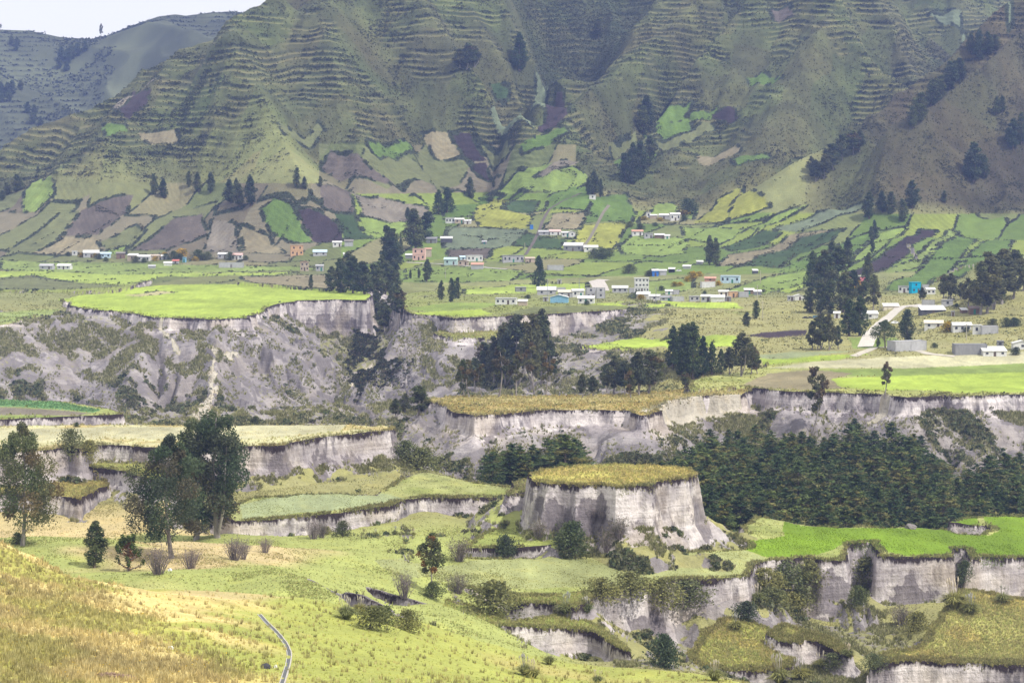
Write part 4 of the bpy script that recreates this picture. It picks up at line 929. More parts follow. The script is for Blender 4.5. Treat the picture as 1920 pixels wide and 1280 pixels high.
def house(name, label, cat, u0, u1, vt, vb, wall='white', roof='white', kind='shed', wins=2, door=1, deep=None, yaw=None, floors=1, wincol='black', group=None, pitch=.16, frame=None):
    p = hit((u0+u1)/2, vb)
    if p is None: return None
    Y = p[1]; W = (u1-u0)/F*Y; H = max(1.6, (vb-vt)/F*Y); D = deep or min(6, max(2.5, W*.55)); rr = random.Random(int(u0*7+vb*3))
    r = bpy.data.objects.new(name, None); COL.objects.link(r); r.location = (p[0], p[1], p[2]); r.empty_display_size = .3
    yaw = rr.uniform(-.22, .22) if yaw is None else yaw; r.rotation_euler = (0, 0, yaw)
    W = W/(abs(math.cos(yaw))+abs(math.sin(yaw))*.5*D/W) if W > D*.5 else W
    r['label'] = label; r['category'] = cat
    if group: r['group'] = group
    wc = WC[wall] if isinstance(wall, str) else wall; rc = WC[roof] if isinstance(roof, str) else roof
    rh = 0 if kind in ('flat', 'none') else (D*pitch if kind == 'shed' else (D*.5*pitch*1.8)); Hw = max(1.2, H-rh*.8)
    bz = -1.6
    if kind == 'shed':      # low edge towards the viewer
        V = np.array([(-W/2,0,bz),(W/2,0,bz),(W/2,D,bz),(-W/2,D,bz),(-W/2,0,Hw),(W/2,0,Hw),(W/2,D,Hw+rh),(-W/2,D,Hw+rh)], float)
        part('wall', [(V, [(0,3,2,1),(0,1,5,4),(1,2,6,5),(2,3,7,6),(3,0,4,7)])], WALLM, r, wc)
        e = .3; n_ = .07; k = rh/D
        V = np.array([(x, y, Hw+k*y+z) for z in (.02, .02+n_) for (x, y) in ((-W/2-e,-e),(W/2+e,-e),(W/2+e,D+e),(-W/2-e,D+e))], float)
        part('roof', [(V, [(0,3,2,1),(4,5,6,7),(0,1,5,4),(1,2,6,5),(2,3,7,6),(3,0,4,7)])], ROOFM, r, rc)
    elif kind in ('gable', 'thatch', 'side'):  # ridge along x
        side = kind == 'side'
        V = [(-W/2,0,bz),(W/2,0,bz),(W/2,D,bz),(-W/2,D,bz),(-W/2,0,Hw),(W/2,0,Hw),(W/2,D,Hw),(-W/2,D,Hw)]
        if side: V += [(0,0,Hw+rh),(0,D,Hw+rh)]; Fw = [(0,1,5,8,4),(1,2,6,5),(2,3,7,9,6),(3,0,4,7)]
        else: V += [(-W/2,D/2,Hw+rh),(W/2,D/2,Hw+rh)]; Fw = [(0,1,5,4),(1,2,6,9,5),(2,3,7,6),(3,0,4,8,7)]
        part('wall', [(np.array(V, float), Fw)], WALLM, r, wc); e = .35; t_ = .08 if kind != 'thatch' else .3
        if side: a = [(-W/2-e,-e,Hw-e*rh/(W/2)),(0,-e,Hw+rh),(W/2+e,-e,Hw-e*rh/(W/2)),(W/2+e,D+e,Hw-e*rh/(W/2)),(0,D+e,Hw+rh),(-W/2-e,D+e,Hw-e*rh/(W/2))]
        else: a = [(-W/2-e,-e,Hw-e*rh/(D/2)),(-W/2-e,D/2,Hw+rh),(-W/2-e,D+e,Hw-e*rh/(D/2)),(W/2+e,D+e,Hw-e*rh/(D/2)),(W/2+e,D/2,Hw+rh),(W/2+e,-e,Hw-e*rh/(D/2))]
        a = np.array(a, float)+[0, 0, .03]; b = a+[0, 0, t_]; part('roof', [(np.concatenate([a, b]), [(0,1,4,5),(1,2,3,4),(6,11,10,7),(7,10,9,8),(0,6,7,1),(1,7,8,2),(2,8,9,3),(3,9,10,4),(4,10,11,5),(5,11,6,0)])], ROOFM, r, rc)
    else:
        part('wall', [boxv(-W/2, W/2, 0, D, bz, Hw)], WALLM, r, wc)
        if kind == 'flat': part('roof', [boxv(-W/2-.18, W/2+.18, -.25, D+.18, Hw+.003, Hw+.16)], ROOFM, r, rc)
        else:   # unfinished block walls: open top with a coping and reinforcing stubs
            part('coping', [boxv(-W/2-.03, W/2+.03, -.03, .17, Hw+.003, Hw+.12), boxv(-W/2-.03, -W/2+.15, .173, D, Hw+.003, Hw+.12), boxv(W/2-.15, W/2+.03, .173, D, Hw+.003, Hw+.12)]+[boxv(x-.12, x+.12, -.06, -.035, 0, Hw) for x in np.linspace(-W/2+.15, W/2-.15, max(2, int(W/4)))], WALLM, r, tuple(c*.8 for c in wc))
    fl = Hw/floors
    for s in range(floors):
        n = wins; slots = n+(door if s == 0 else 0)
        xs = [(-W/2+W*(i+.5)/max(slots, 1)) for i in range(slots)]; di = slots//2 if (door and s == 0) else -1
        for i, x in enumerate(xs):
            if i == di:
                d_ = part('door', [boxv(x-.45, x+.45, -.05, -.003, 0, min(2.0, fl*.82))], WOODM, r, WC['green'] if rr.random() < .3 else (.12, .09, .07)); continue
            ww = min(.95, W/slots*.5); z0 = s*fl+fl*.38; z1 = s*fl+fl*.76
            f_ = part('window', [boxv(x-ww/2-.08, x+ww/2+.08, -.06, -.003, z0-.08, z0-.003), boxv(x-ww/2-.08, x+ww/2+.08, -.06, -.003, z1+.003, z1+.08), boxv(x-ww/2-.08, x-ww/2-.003, -.06, -.003, z0, z1), boxv(x+ww/2+.003, x+ww/2+.08, -.06, -.003, z0, z1)], WALLM, r, tuple(min(.8, c*1.1) for c in wc))
            part('pane', [boxv(x-ww/2, x+ww/2, -.025, -.004, z0, z1)], GLASSM, f_, WC[wincol])
    if floors > 1 or frame: part('band', [boxv(-W/2-.04, W/2+.04, -.10, -.0035, fl-.1, fl+.06)], WALLM, r, tuple(c*.85 for c in wc))
    return r
def pole(u, vt, vb, label, arms=1):
    p = hit(u, vb)
    if p is None: return
    H = (vb-vt)/F*p[1]; r = bpy.data.objects.new('utility_pole', None); COL.objects.link(r); r.location = p; r['label'] = label; r['category'] = 'utility pole'; r['group'] = 'utility poles along the lanes'
    g = Geo(); tube(g, [(0, 0, -.5), (0, 0, H)], [.17, .10], 8, (.5, .5, .48)); o = bpy.data.objects.new('post', g.mesh('post', LEAF, True)); COL.objects.link(o); o.parent = r
    part('crossarm', [boxv(-.8, .8, -.06, .06, H-.9, H-.78)], WOODM, r, (.25, .22, .2))
def vehicle(u, vb, wpx, label, col, kind='car', yaw=0.):
    p = hit(u, vb); L = wpx/F*p[1]; r = bpy.data.objects.new('parked_'+kind, None); COL.objects.link(r); r.location = p; r.rotation_euler = (0, 0, yaw); r['label'] = label; r['category'] = kind
    s = L/4.4
    prof = [(-2.2,.35),(-2.2,.8),(-2.0,.98),(-1.35,1.02),(-.8,1.5),(.85,1.52),(1.5,1.05),(2.1,.92),(2.2,.7),(2.2,.35)] if kind == 'car' else [(-2.2,.45),(-2.2,1.7),(-1.9,2.0),(.9,2.05),(1.0,1.9),(1.5,1.75),(1.95,1.1),(2.2,1.0),(2.2,.45)]
    n = len(prof); V = np.array([(x*s, y, z*s) for y in (-.85*s, .85*s) for x, z in prof], float); Fc = [tuple(range(n))[::-1], tuple(range(n, 2*n))]+[(i, (i+1) % n, n+(i+1) % n, n+i) for i in range(n)]
    part('body', [(V, Fc)], ROOFM, r, col)
    g0 = boxv(-.7*s, .75*s, -.858*s, -.852*s, 1.05*s, 1.42*s); part('side_window', [g0], GLASSM, r, WC['black'])
    for x in (-1.35, 1.4):
        for y in (-.86, .70):
            g = Geo(); tube(g, [(x*s, y*s, .33*s), (x*s, (y+.16)*s, .33*s)], [.33*s, .33*s], 10, (.03, .03, .03)); o = bpy.data.objects.new('wheel', g.mesh('wheel', LEAF)); COL.objects.link(o); o.parent = r
    return r
# ---------------------------------------------------------------- buildings (photo columns left/right, rows top/base)
HS = [
 ('hut','small white hut beside a bush at the left end of the far hamlet','hut',135,144,471,479,'white','white','flat',1,0),
 ('house','long low house with bright white roof, leftmost big one of the far hamlet','house',156,186,471,483,'grey','white','shed',2,1),
 ('house','pale blue white house right of the long white roofed one','house',188,208,474,484,'lblue','lblue','gable',2,0),
 ('hut','dark thatched hut with hipped roof between two white houses','hut',218,234,474,485,'brown','thatch','thatch',0,1),
 ('house','tan walled house with white sheet roof beside the dark thatched hut','house',238,257,477,489,'tan','white','shed',1,0),
 ('house','long white house with low roof in the middle of the left hamlet','house',257,281,479,490,'white','white','gable',2,1),
 ('house','tan gabled house with a yellow bush before it','house',282,299,478,488,'tan','tan','gable',1,0),
 ('shed','small shed with white roof left of the dark bushes','shed',302,314,479,487,'grey','white','shed',0,1),
 ('shed','low white tarpaulin shed at the front of the left hamlet','shed',307,322,492,498,'white','white','shed',0,0),
 ('shed','small red roofed shed beside the white tarpaulin shed','shed',323,335,488,494,'grey','red','shed',0,1),
 ('water_tank_hut','narrow bright blue hut at the right end of the left hamlet','hut',342,348,483,492,'blue','blue','flat',0,1),
 ('house','grey gabled house standing alone in the green field on the far left','house',73,99,496,505,'grey','grey','gable',1,1),
 ('house','long whitish house standing in the green field, right of the grey gabled one','house',106,132,496,505,'white','white','gable',2,1),
 ('shed','tiny grey shed alone in the green field under the left hamlet','shed',278,291,498,503,'grey','grey','shed',0,0),
 ('house','white roofed house between two dark bushes above the long block wall','house',408,426,475,485,'grey','white','shed',1,1),
 ('house','pinkish roofed house at the right of the bush row','house',433,454,476,487,'white','pinkr','gable',2,1),
 ('shed','long low grey block shed in the field, with pale pillars','shed',410,457,493,502,'grey','grey','none',0,1),
 ('house','two storey orange house with dark open galleries','house',545,569,461,479,'orange','orange','flat',2,1),
 ('house','long house with pale blue sheet roof behind dark trees','house',587,613,470,480,'grey','lblue','shed',2,0),
 ('house','little white house in the dark ploughed field','house',624,641,453,463,'white','white','gable',1,1),
 ('hut','round roofed grey thatched hut beside the ploughed field','hut',646,662,451,462,'grey','thatch','thatch',0,0),
 ('shed','small white shed half hidden behind the dark trees','shed',644,653,475,485,'white','white','shed',0,1),
 ('house','two storey brown house with arched front under the trees','house',563,579,491,508,'tan','terra','side',2,1),
 ('house','small grey roofed house among the dark trees','house',592,606,497,508,'grey','grey','gable',1,1),
 ('house','white house with four small windows on the green rise','house',835,853,409,419,'white','white','flat',3,0),
 ('house','white roofed cottage beside the white house with small windows','house',853,870,410,419,'tan','white','gable',1,1),
 ('shed','low white shed at the right end of the green rise','shed',870,883,413,420,'white','white','shed',0,1),
 ('shed','long grey open fronted shed above the pink house','shed',798,818,446,456,'dgrey','dgrey','shed',0,1),
 ('shed','white roofed shed with dark open front above the pink house','shed',826,848,445,455,'dark','white','shed',0,0),
 ('house','two storey pink house with square windows','house',773,797,467,488,'pink','pink','flat',2,1),
 ('house','bare brick annex built against the pink house','house',797,809,466,482,'tan','terra','shed',0,0),
 ('shed','low white roofed shed at the left of the pink house','shed',760,774,477,485,'dgrey','white','shed',0,0),
 ('house','long pale turquoise house with white roof beside the lane','house',832,857,484,497,'teal','teal','gable',1,1),
 ('house','small tan gabled house next to the pale turquoise one','house',858,878,488,498,'tan','tan','side',1,1),
 ('shed','tiny pale hut behind the tan gabled house','shed',863,874,481,488,'lblue','lblue','shed',1,0),
 ('house','long white house with dark windows right of the turquoise one','house',875,906,480,490,'white','white','flat',3,1),
 ('shed','orange roofed shed with grey walls beside the lane','shed',883,906,494,505,'grey','terra','shed',0,0),
 ('hut','lonely dark hut in the pale field above the lane','hut',904,912,452,458,'dgrey','grey','gable',0,1),
 ('house','long grey house with three windows in the brown field','house',943,983,480,492,'grey','dgrey','flat',4,1),
 ('hut','tan gabled hut beside the long grey house with three windows','hut',985,1003,483,492,'tan','tan','gable',0,1),
 ('house','grey house at the left end of the row above the crop field','house',1010,1030,433,441,'grey','grey','gable',1,0),
 ('house','pale house with pinkish roof in the middle of the upper row','house',1031,1052,432,441,'white','pinkr','shed',1,1),
 ('house','small white house right of the pinkish roofed one','house',1053,1068,435,444,'white','white','gable',1,1),
 ('house','white gabled cottage at the right end of the upper row','house',1067,1079,434,444,'white','white','side',1,0),
 ('house','white roofed house with cluttered dark front below the yellow field','house',1056,1092,457,471,'dgrey','white','shed',2,1),
 ('house','white house with round cornered roof beside the dark bushes','house',1095,1121,461,472,'white','white','gable',1,1),
 ('hut','small white hut under the tall trees at the top of the green fields','hut',1105,1117,366,374,'white','grey','flat',1,0),
 ('water_tank_hut','tiny blue water tank hut in the upper field','hut',994,1000,422,430,'deepblue','blue','flat',0,0),
 ('hut','tiny white hut at the left of the hilltop farm','hut',1212,1220,399,408,'white','white','flat',1,0),
 ('shed','low white roofed shed beside the tiny white hut of the hilltop farm','shed',1219,1232,403,410,'tan','white','shed',0,0),
 ('shed','long white roofed barn in the middle of the hilltop farm','barn',1235,1255,402,411,'grey','white','shed',0,1),
 ('house','white farmhouse at the right of the hilltop farm by a dark tree','house',1257,1276,400,414,'white','white','gable',2,1),
 ('house','white gabled house with red edged roof below the hilltop farm','house',1185,1206,432,442,'white','terra','gable',1,1),
 ('house','plain grey house beside the red edged gable','house',1208,1225,438,447,'grey','grey','flat',1,1),
 ('shed','white tented roof shed right of the plain grey house','shed',1227,1245,439,447,'brown','white','gable',0,0),
 ('shed','little white shed at the right end of the row below the hilltop farm','shed',1246,1256,441,448,'white','white','shed',0,1),
 ('retaining_wall','grey block wall cut into the slope right of the big conifer','wall',1027,1057,498,507,'grey','grey','none',0,0),
 ('hut','low rubble grey hut left of the big conifer','hut',967,987,539,547,'dgrey','grey','flat',1,0),
 ('house','grey block house with white lean to roof just right of the big conifer','house',1007,1042,540,553,'grey','white','shed',2,0),
 ('yard_wall','grey block yard wall behind the grey house by the conifer','wall',1043,1061,540,547,'grey','grey','none',0,0),
 ('house','long tan roofed house in the middle of the village front','house',1047,1073,545,558,'grey','cream','gable',1,1),
 ('house','white hipped roof house next to the block towers','house',1073,1095,543,557,'white','white','gable',1,1),
 ('house','two storey unfinished block house, left half with pale front','house',1099,1117,540,559,'grey','grey','none',1,1),
 ('house','two storey unfinished block house, right half with one high window','house',1118,1135,540,559,'grey','grey','none',1,0),
 ('house','whitewashed block house with green door on the village edge','house',928,968,560,571,'white','grey','flat',3,1),
 ('shed','very low white roofed shed right of the green doored house','shed',971,988,563,573,'tan','white','shed',0,0),
 ('barn','sky blue barn with white roof','barn',1031,1065,554,568,'blue','white','side',0,0),
 ('house','white house with arched side at the village edge','house',1083,1114,556,569,'white','white','gable',2,1),
 ('hut','small grey hut left of the sky blue barn','hut',1018,1028,558,565,'grey','grey','flat',0,1),
 ('outhouse','lone outhouse in the green field above the village','outhouse',1045,1053,525,532,'grey','grey','flat',0,1),
 ('house','long grey house with white hipped roof left of the three storey house','house',1148,1177,537,549,'grey','white','gable',3,0),
 ('yard_wall','grey block yard wall beside the three storey white house','wall',1178,1189,541,549,'grey','grey','none',0,0),
 ('house','three storey white house with dark windows','house',1190,1217,522,548,'white','white','flat',4,1),
 ('house','big white roof just below the three storey house','house',1193,1218,549,562,'white','white','shed',0,1),
 ('house','second white roof below the three storey house, behind a pole','house',1217,1237,553,563,'white','white','gable',1,0),
 ('hut','white domed hut in the dark field right of the three storey house','hut',1248,1261,544,552,'white','white','gable',0,1),
 ('shed','square grey block shed right of the white domed hut','shed',1262,1274,544,552,'grey','grey','none',0,0),
 ('shed','grey open shed at the left end of the long wall row','shed',1239,1259,556,564,'grey','dgrey','shed',1,1),
 ('yard_wall','long grey block wall on the green plain','wall',1260,1284,557,565,'grey','grey','none',0,0),
 ('shed','grey shed with small windows right of the long block wall','shed',1293,1312,556,565,'grey','grey','flat',2,0),
 ('house','white roofed grey house in the row on the plain','house',1314,1332,554,566,'grey','white','shed',1,1),
 ('house','long white barn like house at the right of the row on the plain','house',1333,1358,555,566,'white','white','shed',0,0),
 ('shed','dark grey shed ending the row on the plain','shed',1359,1371,557,565,'dgrey','grey','flat',0,1),
 ('house','cream arched house above the row on the plain','house',1348,1366,545,556,'cream','white','gable',1,1),
 ('house','small orange house beside the cream arched one','house',1367,1384,547,558,'orange','cream','flat',0,1),
 ('yard_wall','grey block wall running right from the orange house','wall',1385,1404,548,557,'grey','grey','none',0,0),
 ('house','white roofed house under the pole right of the orange house','house',1396,1414,542,552,'brown','white','shed',0,1),
 ('shed','low white roofed shed at the far right of that row','shed',1414,1428,545,553,'dgrey','white','shed',0,0),
 ('house','deep blue and white house beside a dark bush','house',1223,1235,506,518,'deepblue','white','shed',0,1),
 ('house','grey house with patched white roof next to the deep blue one','house',1236,1250,506,516,'grey','white','gable',0,0),
 ('shed','white roofed shed with black open front on the slope','shed',1253,1265,503,511,'black','white','shed',0,0),
 ('shed','white flat roof low in the field above the shed with black front','shed',1280,1295,498,504,'grey','white','shed',0,0),
 ('shed','white roof at the foot of the single tall tree clump','shed',1307,1319,490,495,'grey','white','shed',0,0),
 ('house','red roofed house among yellow bushes','house',1321,1342,520,528,'terra','terra','gable',1,0),
 ('house','pale blue two level house right of the yellow bushes','house',1350,1387,518,531,'lblue','lblue','flat',3,1),
 ('house','white walled yard house in front of the red roofed one','house',1315,1342,529,539,'white','grey','none',0,0),
 ('shed','small white roofed hut alone in the brown field','hut',1412,1422,506,513,'dark','white','shed',0,0),
 ('shed','small grey shed at the field corner left of the dark tree wall','shed',1477,1488,556,564,'grey','grey','flat',1,1),
 ('barn','white gabled barn against the dark tree wall','barn',1490,1510,553,563,'white','white','side',0,1),
 ('house','pink house with grey upper floor behind the trees','house',1594,1628,519,533,'rose','grey','flat',3,0),
 ('house','grey and white house with dark openings left of the cyan house','house',1684,1707,537,549,'white','dgrey','flat',2,1),
 ('house','bright cyan two storey house','house',1708,1728,530,549,'cyan','cyan','flat',1,1),
 ('house','bare block upper storey house right of the cyan one','house',1729,1742,534,547,'grey','grey','none',0,0),
 ('house','white roofed house right of the cyan one','house',1738,1754,541,552,'white','white','shed',2,0),
 ('shed','white flat roofed shed beside the dirt road','shed',1657,1686,571,579,'cream','white','shed',0,0),
 ('house','white roofed house behind the dark conifers by the road','house',1617,1647,585,598,'white','white','shed',1,0),
 ('house','little white house at the end of the parked cars','house',1563,1575,585,597,'white','white','gable',0,1),
 ('house','grey windowless block house on the right hand rise','house',1728,1753,563,577,'grey','grey','none',0,0),
 ('market_stall','long white roofed stall below the windowless block house','stall',1727,1774,576,587,'dark','white','shed',2,1),
 ('hut','square grey hut with one black round window','hut',1767,1787,563,574,'grey','grey','flat',1,0),
 ('outhouse','narrow outhouse with dark doorway on the grassy slope','outhouse',1784,1790,584,593,'grey','dgrey','flat',0,1),
 ('shed','dark wooden shed under the tall trees on the right slope','shed',1818,1837,576,589,'brown','brown','shed',0,1),
 ('shed','small white sheet roof lean to left of the dark wooden shed','shed',1803,1815,579,587,'brown','white','shed',0,0),
 ('house','white house with tan roof left of the round yellow bush','house',1733,1768,602,616,'white','cream','gable',1,1),
 ('house','white house with broad white roof right of the round yellow bush','house',1787,1822,606,622,'white','white','gable',3,0),
 ('house','square white house with one window joined to a long grey wall','house',1823,1840,610,627,'white','white','flat',1,0),
 ('yard_wall','long grey block wall running right from the square white house','wall',1840,1872,612,626,'grey','grey','none',0,0),
 ('house','large windowless pale grey block building','building',1674,1742,640,658,'grey','grey','none',0,0),
 ('ruin','long dark grey roofless block building','ruin',1790,1851,646,665,'dgrey','dgrey','none',0,0),
 ('house','white house with two windows and dark door in front of the roofless block','house',1843,1888,653,668,'white','white','shed',2,1),
 ('hut','small square grey hut above the white house with dark door','hut',1869,1882,640,651,'dgrey','dgrey','flat',1,0),
 ('house','white gabled house cut by the right edge of the picture','house',1900,1935,640,655,'white','white','side',1,0),
 ('house','white house glimpsed between the tall trees at the far right','house',1888,1902,526,537,'white','white','gable',1,1),
]
for h in HS:
    (nm, lab, cat, u0, u1, vt, vb, wl, rf, kd, wn, dr) = h
    fl = 3 if 'three storey white house' in lab and nm == 'house' and 'dark windows' in lab else (2 if 'two storey' in lab else 1)
    big = 1.12
    house(nm, lab, cat, u0, u1, vt-.5, vb, wl, rf, kd, wn, dr, floors=fl, yaw=(.35 if 'large windowless' in lab or 'cyan two' in lab else None), deep=(5 if 'wall' in cat else None), group=('block walls and yards of the village' if cat == 'wall' else 'houses of the valley villages'), pitch=.26)
for (u, vt, vb, lab) in [(879,401,422,'utility pole at the white cottages on the green rise'),(835,502,521,'utility pole in the lime field left of the lane end'),(984,455,474,'utility pole in the brown field above the long grey house'),(1027,523,556,'utility pole in front of the grey house by the big conifer'),
   (1086,520,543,'utility pole behind the white hipped roof'),(1230,537,568,'utility pole before the two white roofs'),(1420,534,561,'utility pole left of the column shaped cypress'),(1430,563,597,'tall utility pole right of the column shaped cypress'),(1426,507,531,'utility pole in the brown field on the slope'),
   (1650,556,581,'utility pole beside the tall brownish gum tree'),(1812,605,638,'utility pole before the broad white roof')]: pole(u, vt, vb, lab)
vehicle(1272.5, 509, 11, 'white car parked on the grassy slope', (.75, .75, .75))
vehicle(1678, 607, 15, 'white pickup like car beside the dirt road bend', (.75, .76, .78), yaw=.3)
for i, (u, c, k, l) in enumerate([(1510,(.03,.03,.04),'car','black car leftmost of the parked row'),(1519,(.05,.06,.09),'car','dark blue car second in the parked row'),(1530,(.08,.16,.22),'van','blue grey van in the middle of the parked row'),(1541,(.6,.6,.62),'van','pale van right of the blue grey one'),(1553,(.35,.36,.40),'car','grey car at the right end of the parked row')]): vehicle(u, 597, 11 if k == 'car' else 12, l, c, k)

# ---------------------------------------------------------------- trees
ORD = ['first','second','third','fourth','fifth','sixth','seventh','eighth','ninth','tenth','eleventh','twelfth','thirteenth','fourteenth','fifteenth','sixteenth','seventeenth','eighteenth']
def cluster(kind, name, adj, phrase, items, cat='tree', wide=1.0, **kw):
    items = sorted(items); rw_ = random.Random(len(phrase)); far_ = kind in ('gum', 'dark_gum')
    for i, (u, v, h) in enumerate(items):
        lab = f'{ORD[i]} {adj} from left, {phrase}' if len(items) > 1 else f'{adj} {phrase}'; lab = ' '.join(lab.split()[:16])
        plant(kind, name, lab, cat, u, v, h*(rw_.uniform(.86, 1.12)), group=f'{adj} {phrase}' if len(items) > 1 else None, wide=wide*(rw_.uniform(1.1, 1.65) if far_ else rw_.uniform(1., 1.25)), **kw)
plant('big_gum','gum_tree','tall brownish gum tree at the left edge with pale slanting limb','tree',42,1024,232, var=0, wide=.85)
plant('big_gum','gum_tree','tall gum tree with bare lower trunk, left and front of the foreground trio','tree',322,1046,232, var=0, seed=4)
plant('big_gum','gum_tree','gum tree with two trunks in the middle of the foreground trio','tree',368,1012,228, var=2, seed=9)
plant('big_gum','gum_tree','darkest and tallest gum tree, right of the foreground trio','tree',408,1008,240, var=1, seed=3)
plant('dark_gum','dark_tree','dense dark conical bush tree at the hill edge left of the reddish pine','tree',176,1064,90, var=1, wide=1.5)
def young_pine():
    rr = np.random.default_rng(5); gt, gc = Geo(), Geo(); tube(gt, [(0,0,0),(0,0,.6),(0,.01,1.)], [.03,.02,.006], 6, (.3,.15,.07))
    for i in range(30):
        t = rr.uniform(.05, .95); an = i*2.4; L = .42*(1-t*.75); o_ = np.array([0,0,t*.85]); m_ = o_+np.array([math.cos(an)*L*.7, math.sin(an)*L*.7, L*.35]); e = m_+np.array([math.cos(an)*L*.2, math.sin(an)*L*.2, .16])
        tube(gt, [o_, m_, e], [.016,.012,.006], 4); k = 44; s = rr.uniform(0, 1, k)[:, None]; P = m_+(e-m_)*s+rr.normal(size=(k, 3))*.022
        cards(gc, P, .03, np.array([(.10,.13,.03)])*rr.uniform(.6,1.5,(k,1)), rr, .7, 2.4)
        k = 26; s = rr.uniform(0, 1, k)[:, None]; P = o_+(m_-o_)*s+rr.normal(size=(k, 3))*.02; cards(gc, P, .028, np.array([(.30,.12,.04)])*rr.uniform(.6,1.4,(k,1)), rr, .4, 2)
    KIND['young_pine'] = [(gt.mesh('trunk', BARK), gc.mesh('crown', LEAF))]
young_pine()
plant('young_pine','pine_sapling','young pine with rusty branches and green candles, by the dark conical tree','tree',241,1070,72, wide=1.25)
for (u, v, h, wd, lab) in [(297,1076,62,1.1,'grey leafless shrub right of the young rusty pine'),(357,1066,46,1.2,'pale twiggy shrub with greenish top under the foreground trio'),(440,1050,52,1.1,'grey twiggy shrub right of the foreground trio'),(456,1048,40,1.0,'small grey twiggy shrub beside the larger one right of the trio'),
   (497,1036,34,1.1,'low grey shrub at the meadow edge left of the purple shrubs'),(588,1010,44,1.0,'mauve bare shrub at the foot of the long pale cliff'),(604,1008,36,.9,'second mauve bare shrub at the foot of the long pale cliff'),(862,1052,46,1.2,'bare purple brown shrub in the meadow right of the young gum'),
   (1010,1010,36,1.1,'thin bare shrub on the left part of the front shelf'),(1052,1010,40,.9,'thin upright shrub beside the dark bush on the front shelf'),(1112,980,36,.9,'bare shrub on the shelf against the round mesa wall, left one'),(1130,980,38,.9,'bare shrub on the shelf against the round mesa wall, right one'),
   (1138,1034,46,.9,'bare shrub hanging on the front shelf cliff'),(1160,1010,44,1.0,'grey green shrub at the right end of the front shelf'),(758,1120,56,.9,'spindly shrub left of the young gum over the little ravine'),(858,1112,40,1.2,'brown twiggy shrub right of the young gum at the ravine rim'),(1690,1175,46,1.2,'grey twiggy bush at the foot of the big right cliff'),(1240,1230,20,1.,'dead twigs at the foot of the dark ravine bush')]:
    plant('twiggy_shrub','shrub',lab,'shrub',u,v,h,wide=wd)
plant('young_gum','gum_tree','slender young gum tree with orange tips standing in the meadow','tree',811,1118,122, var=0, wide=1.0)
for (u, v, h, wd, k, lab) in [(643,1006,30,1.,'bush','round dark bush at the foot of the long pale cliff'),(1080,1034,58,1.1,'bush','large dark bush spilling over the front shelf'),(948,1046,44,1.,'bush','dark bush at the left corner of the front shelf'),(1243,1248,62,.85,'bush','dark green bush in the narrow ravine'),
   (805,1120,30,1.3,'bush','dark bush at the foot of the slender young gum'),(610,1000,14,1.6,'olive_bush','grass clump at the cliff foot beside the mauve shrubs'),(30,1020,22,1.3,'bush','low green bush at the foot of the left gum tree'),(695,1180,44,1.2,'olive_bush','olive bush on the near side of the little ravine'),(728,1170,36,1.2,'bush','green bush between the two olive ones in the little ravine'),
   (765,1182,38,1.0,'olive_bush','olive bush on the right side of the little ravine'),(925,1150,62,1.2,'olive_bush','big olive green bush on the terrace below the meadow'),(1285,1128,40,1.6,'olive_bush','broad bush on the terrace rim left of the white cliff'),(1240,1128,44,1.2,'olive_bush','green bush beside the broad one on the terrace rim'),
   (1625,1090,44,1.4,'olive_bush','green shrub mass growing down the cleft beside the white buttress'),(1605,1130,34,1.1,'bush','dark shrub in the cleft beside the white buttress'),(1808,1090,40,.8,'bush','shrub in the dark cleft between the two right hand cliffs'),(785,880,40,1.3,'olive_bush','pale green shrub above the pine wood on the left slope'),(760,862,34,1.2,'olive_bush','yellow green shrub on the slope end of the west plateau'),
   (132,848,42,.9,'olive_bush','pale green bush standing on the west plateau rim'),(166,858,32,.8,'olive_bush','brown green bush filling the notch in the west plateau rim'),(1720,1182,36,1.1,'olive_bush','brown bush at the right foot of the big cliff'),(478,796,16,1.3,'bush','small green bush behind the far rim of the west plateau'),(145,800,9,1.2,'bush','small bush on the thin cliff at the far left'),(1482,1140,30,1.4,'olive_bush','low olive bush beside the lower rim in the right hand ravine'),(1430,1110,44,1.3,'olive_bush','olive bush highest on the overgrown slope right of the white cliff'),(1470,1100,46,1.3,'olive_bush','middle olive bush on the overgrown slope right of the white cliff'),(1512,1092,42,1.2,'olive_bush','olive bush beside the pale buttress at the overgrown slope'),(1450,1142,40,1.3,'olive_bush','lowest olive bush on the overgrown slope right of the white cliff'),(1500,1135,36,1.2,'olive_bush','olive bush low on the slope under the pale buttress'),(1180,1112,40,1.4,'olive_bush','broad olive bush on the rim at the left of the long cliff'),(1125,1120,36,1.4,'olive_bush','olive bush on the rim above the lower grassy terrace'),(1640,1250,24,1.4,'olive_bush','low bush in the gap between the two bottom terraces'),(1560,1250,26,1.3,'olive_bush','green bush below the broken ledge'),(1400,1160,34,1.5,'bush','dark bush on the cliff step right of the ravine')]:
    plant(k,'bush',lab,'bush',u,v,h,wide=wd)
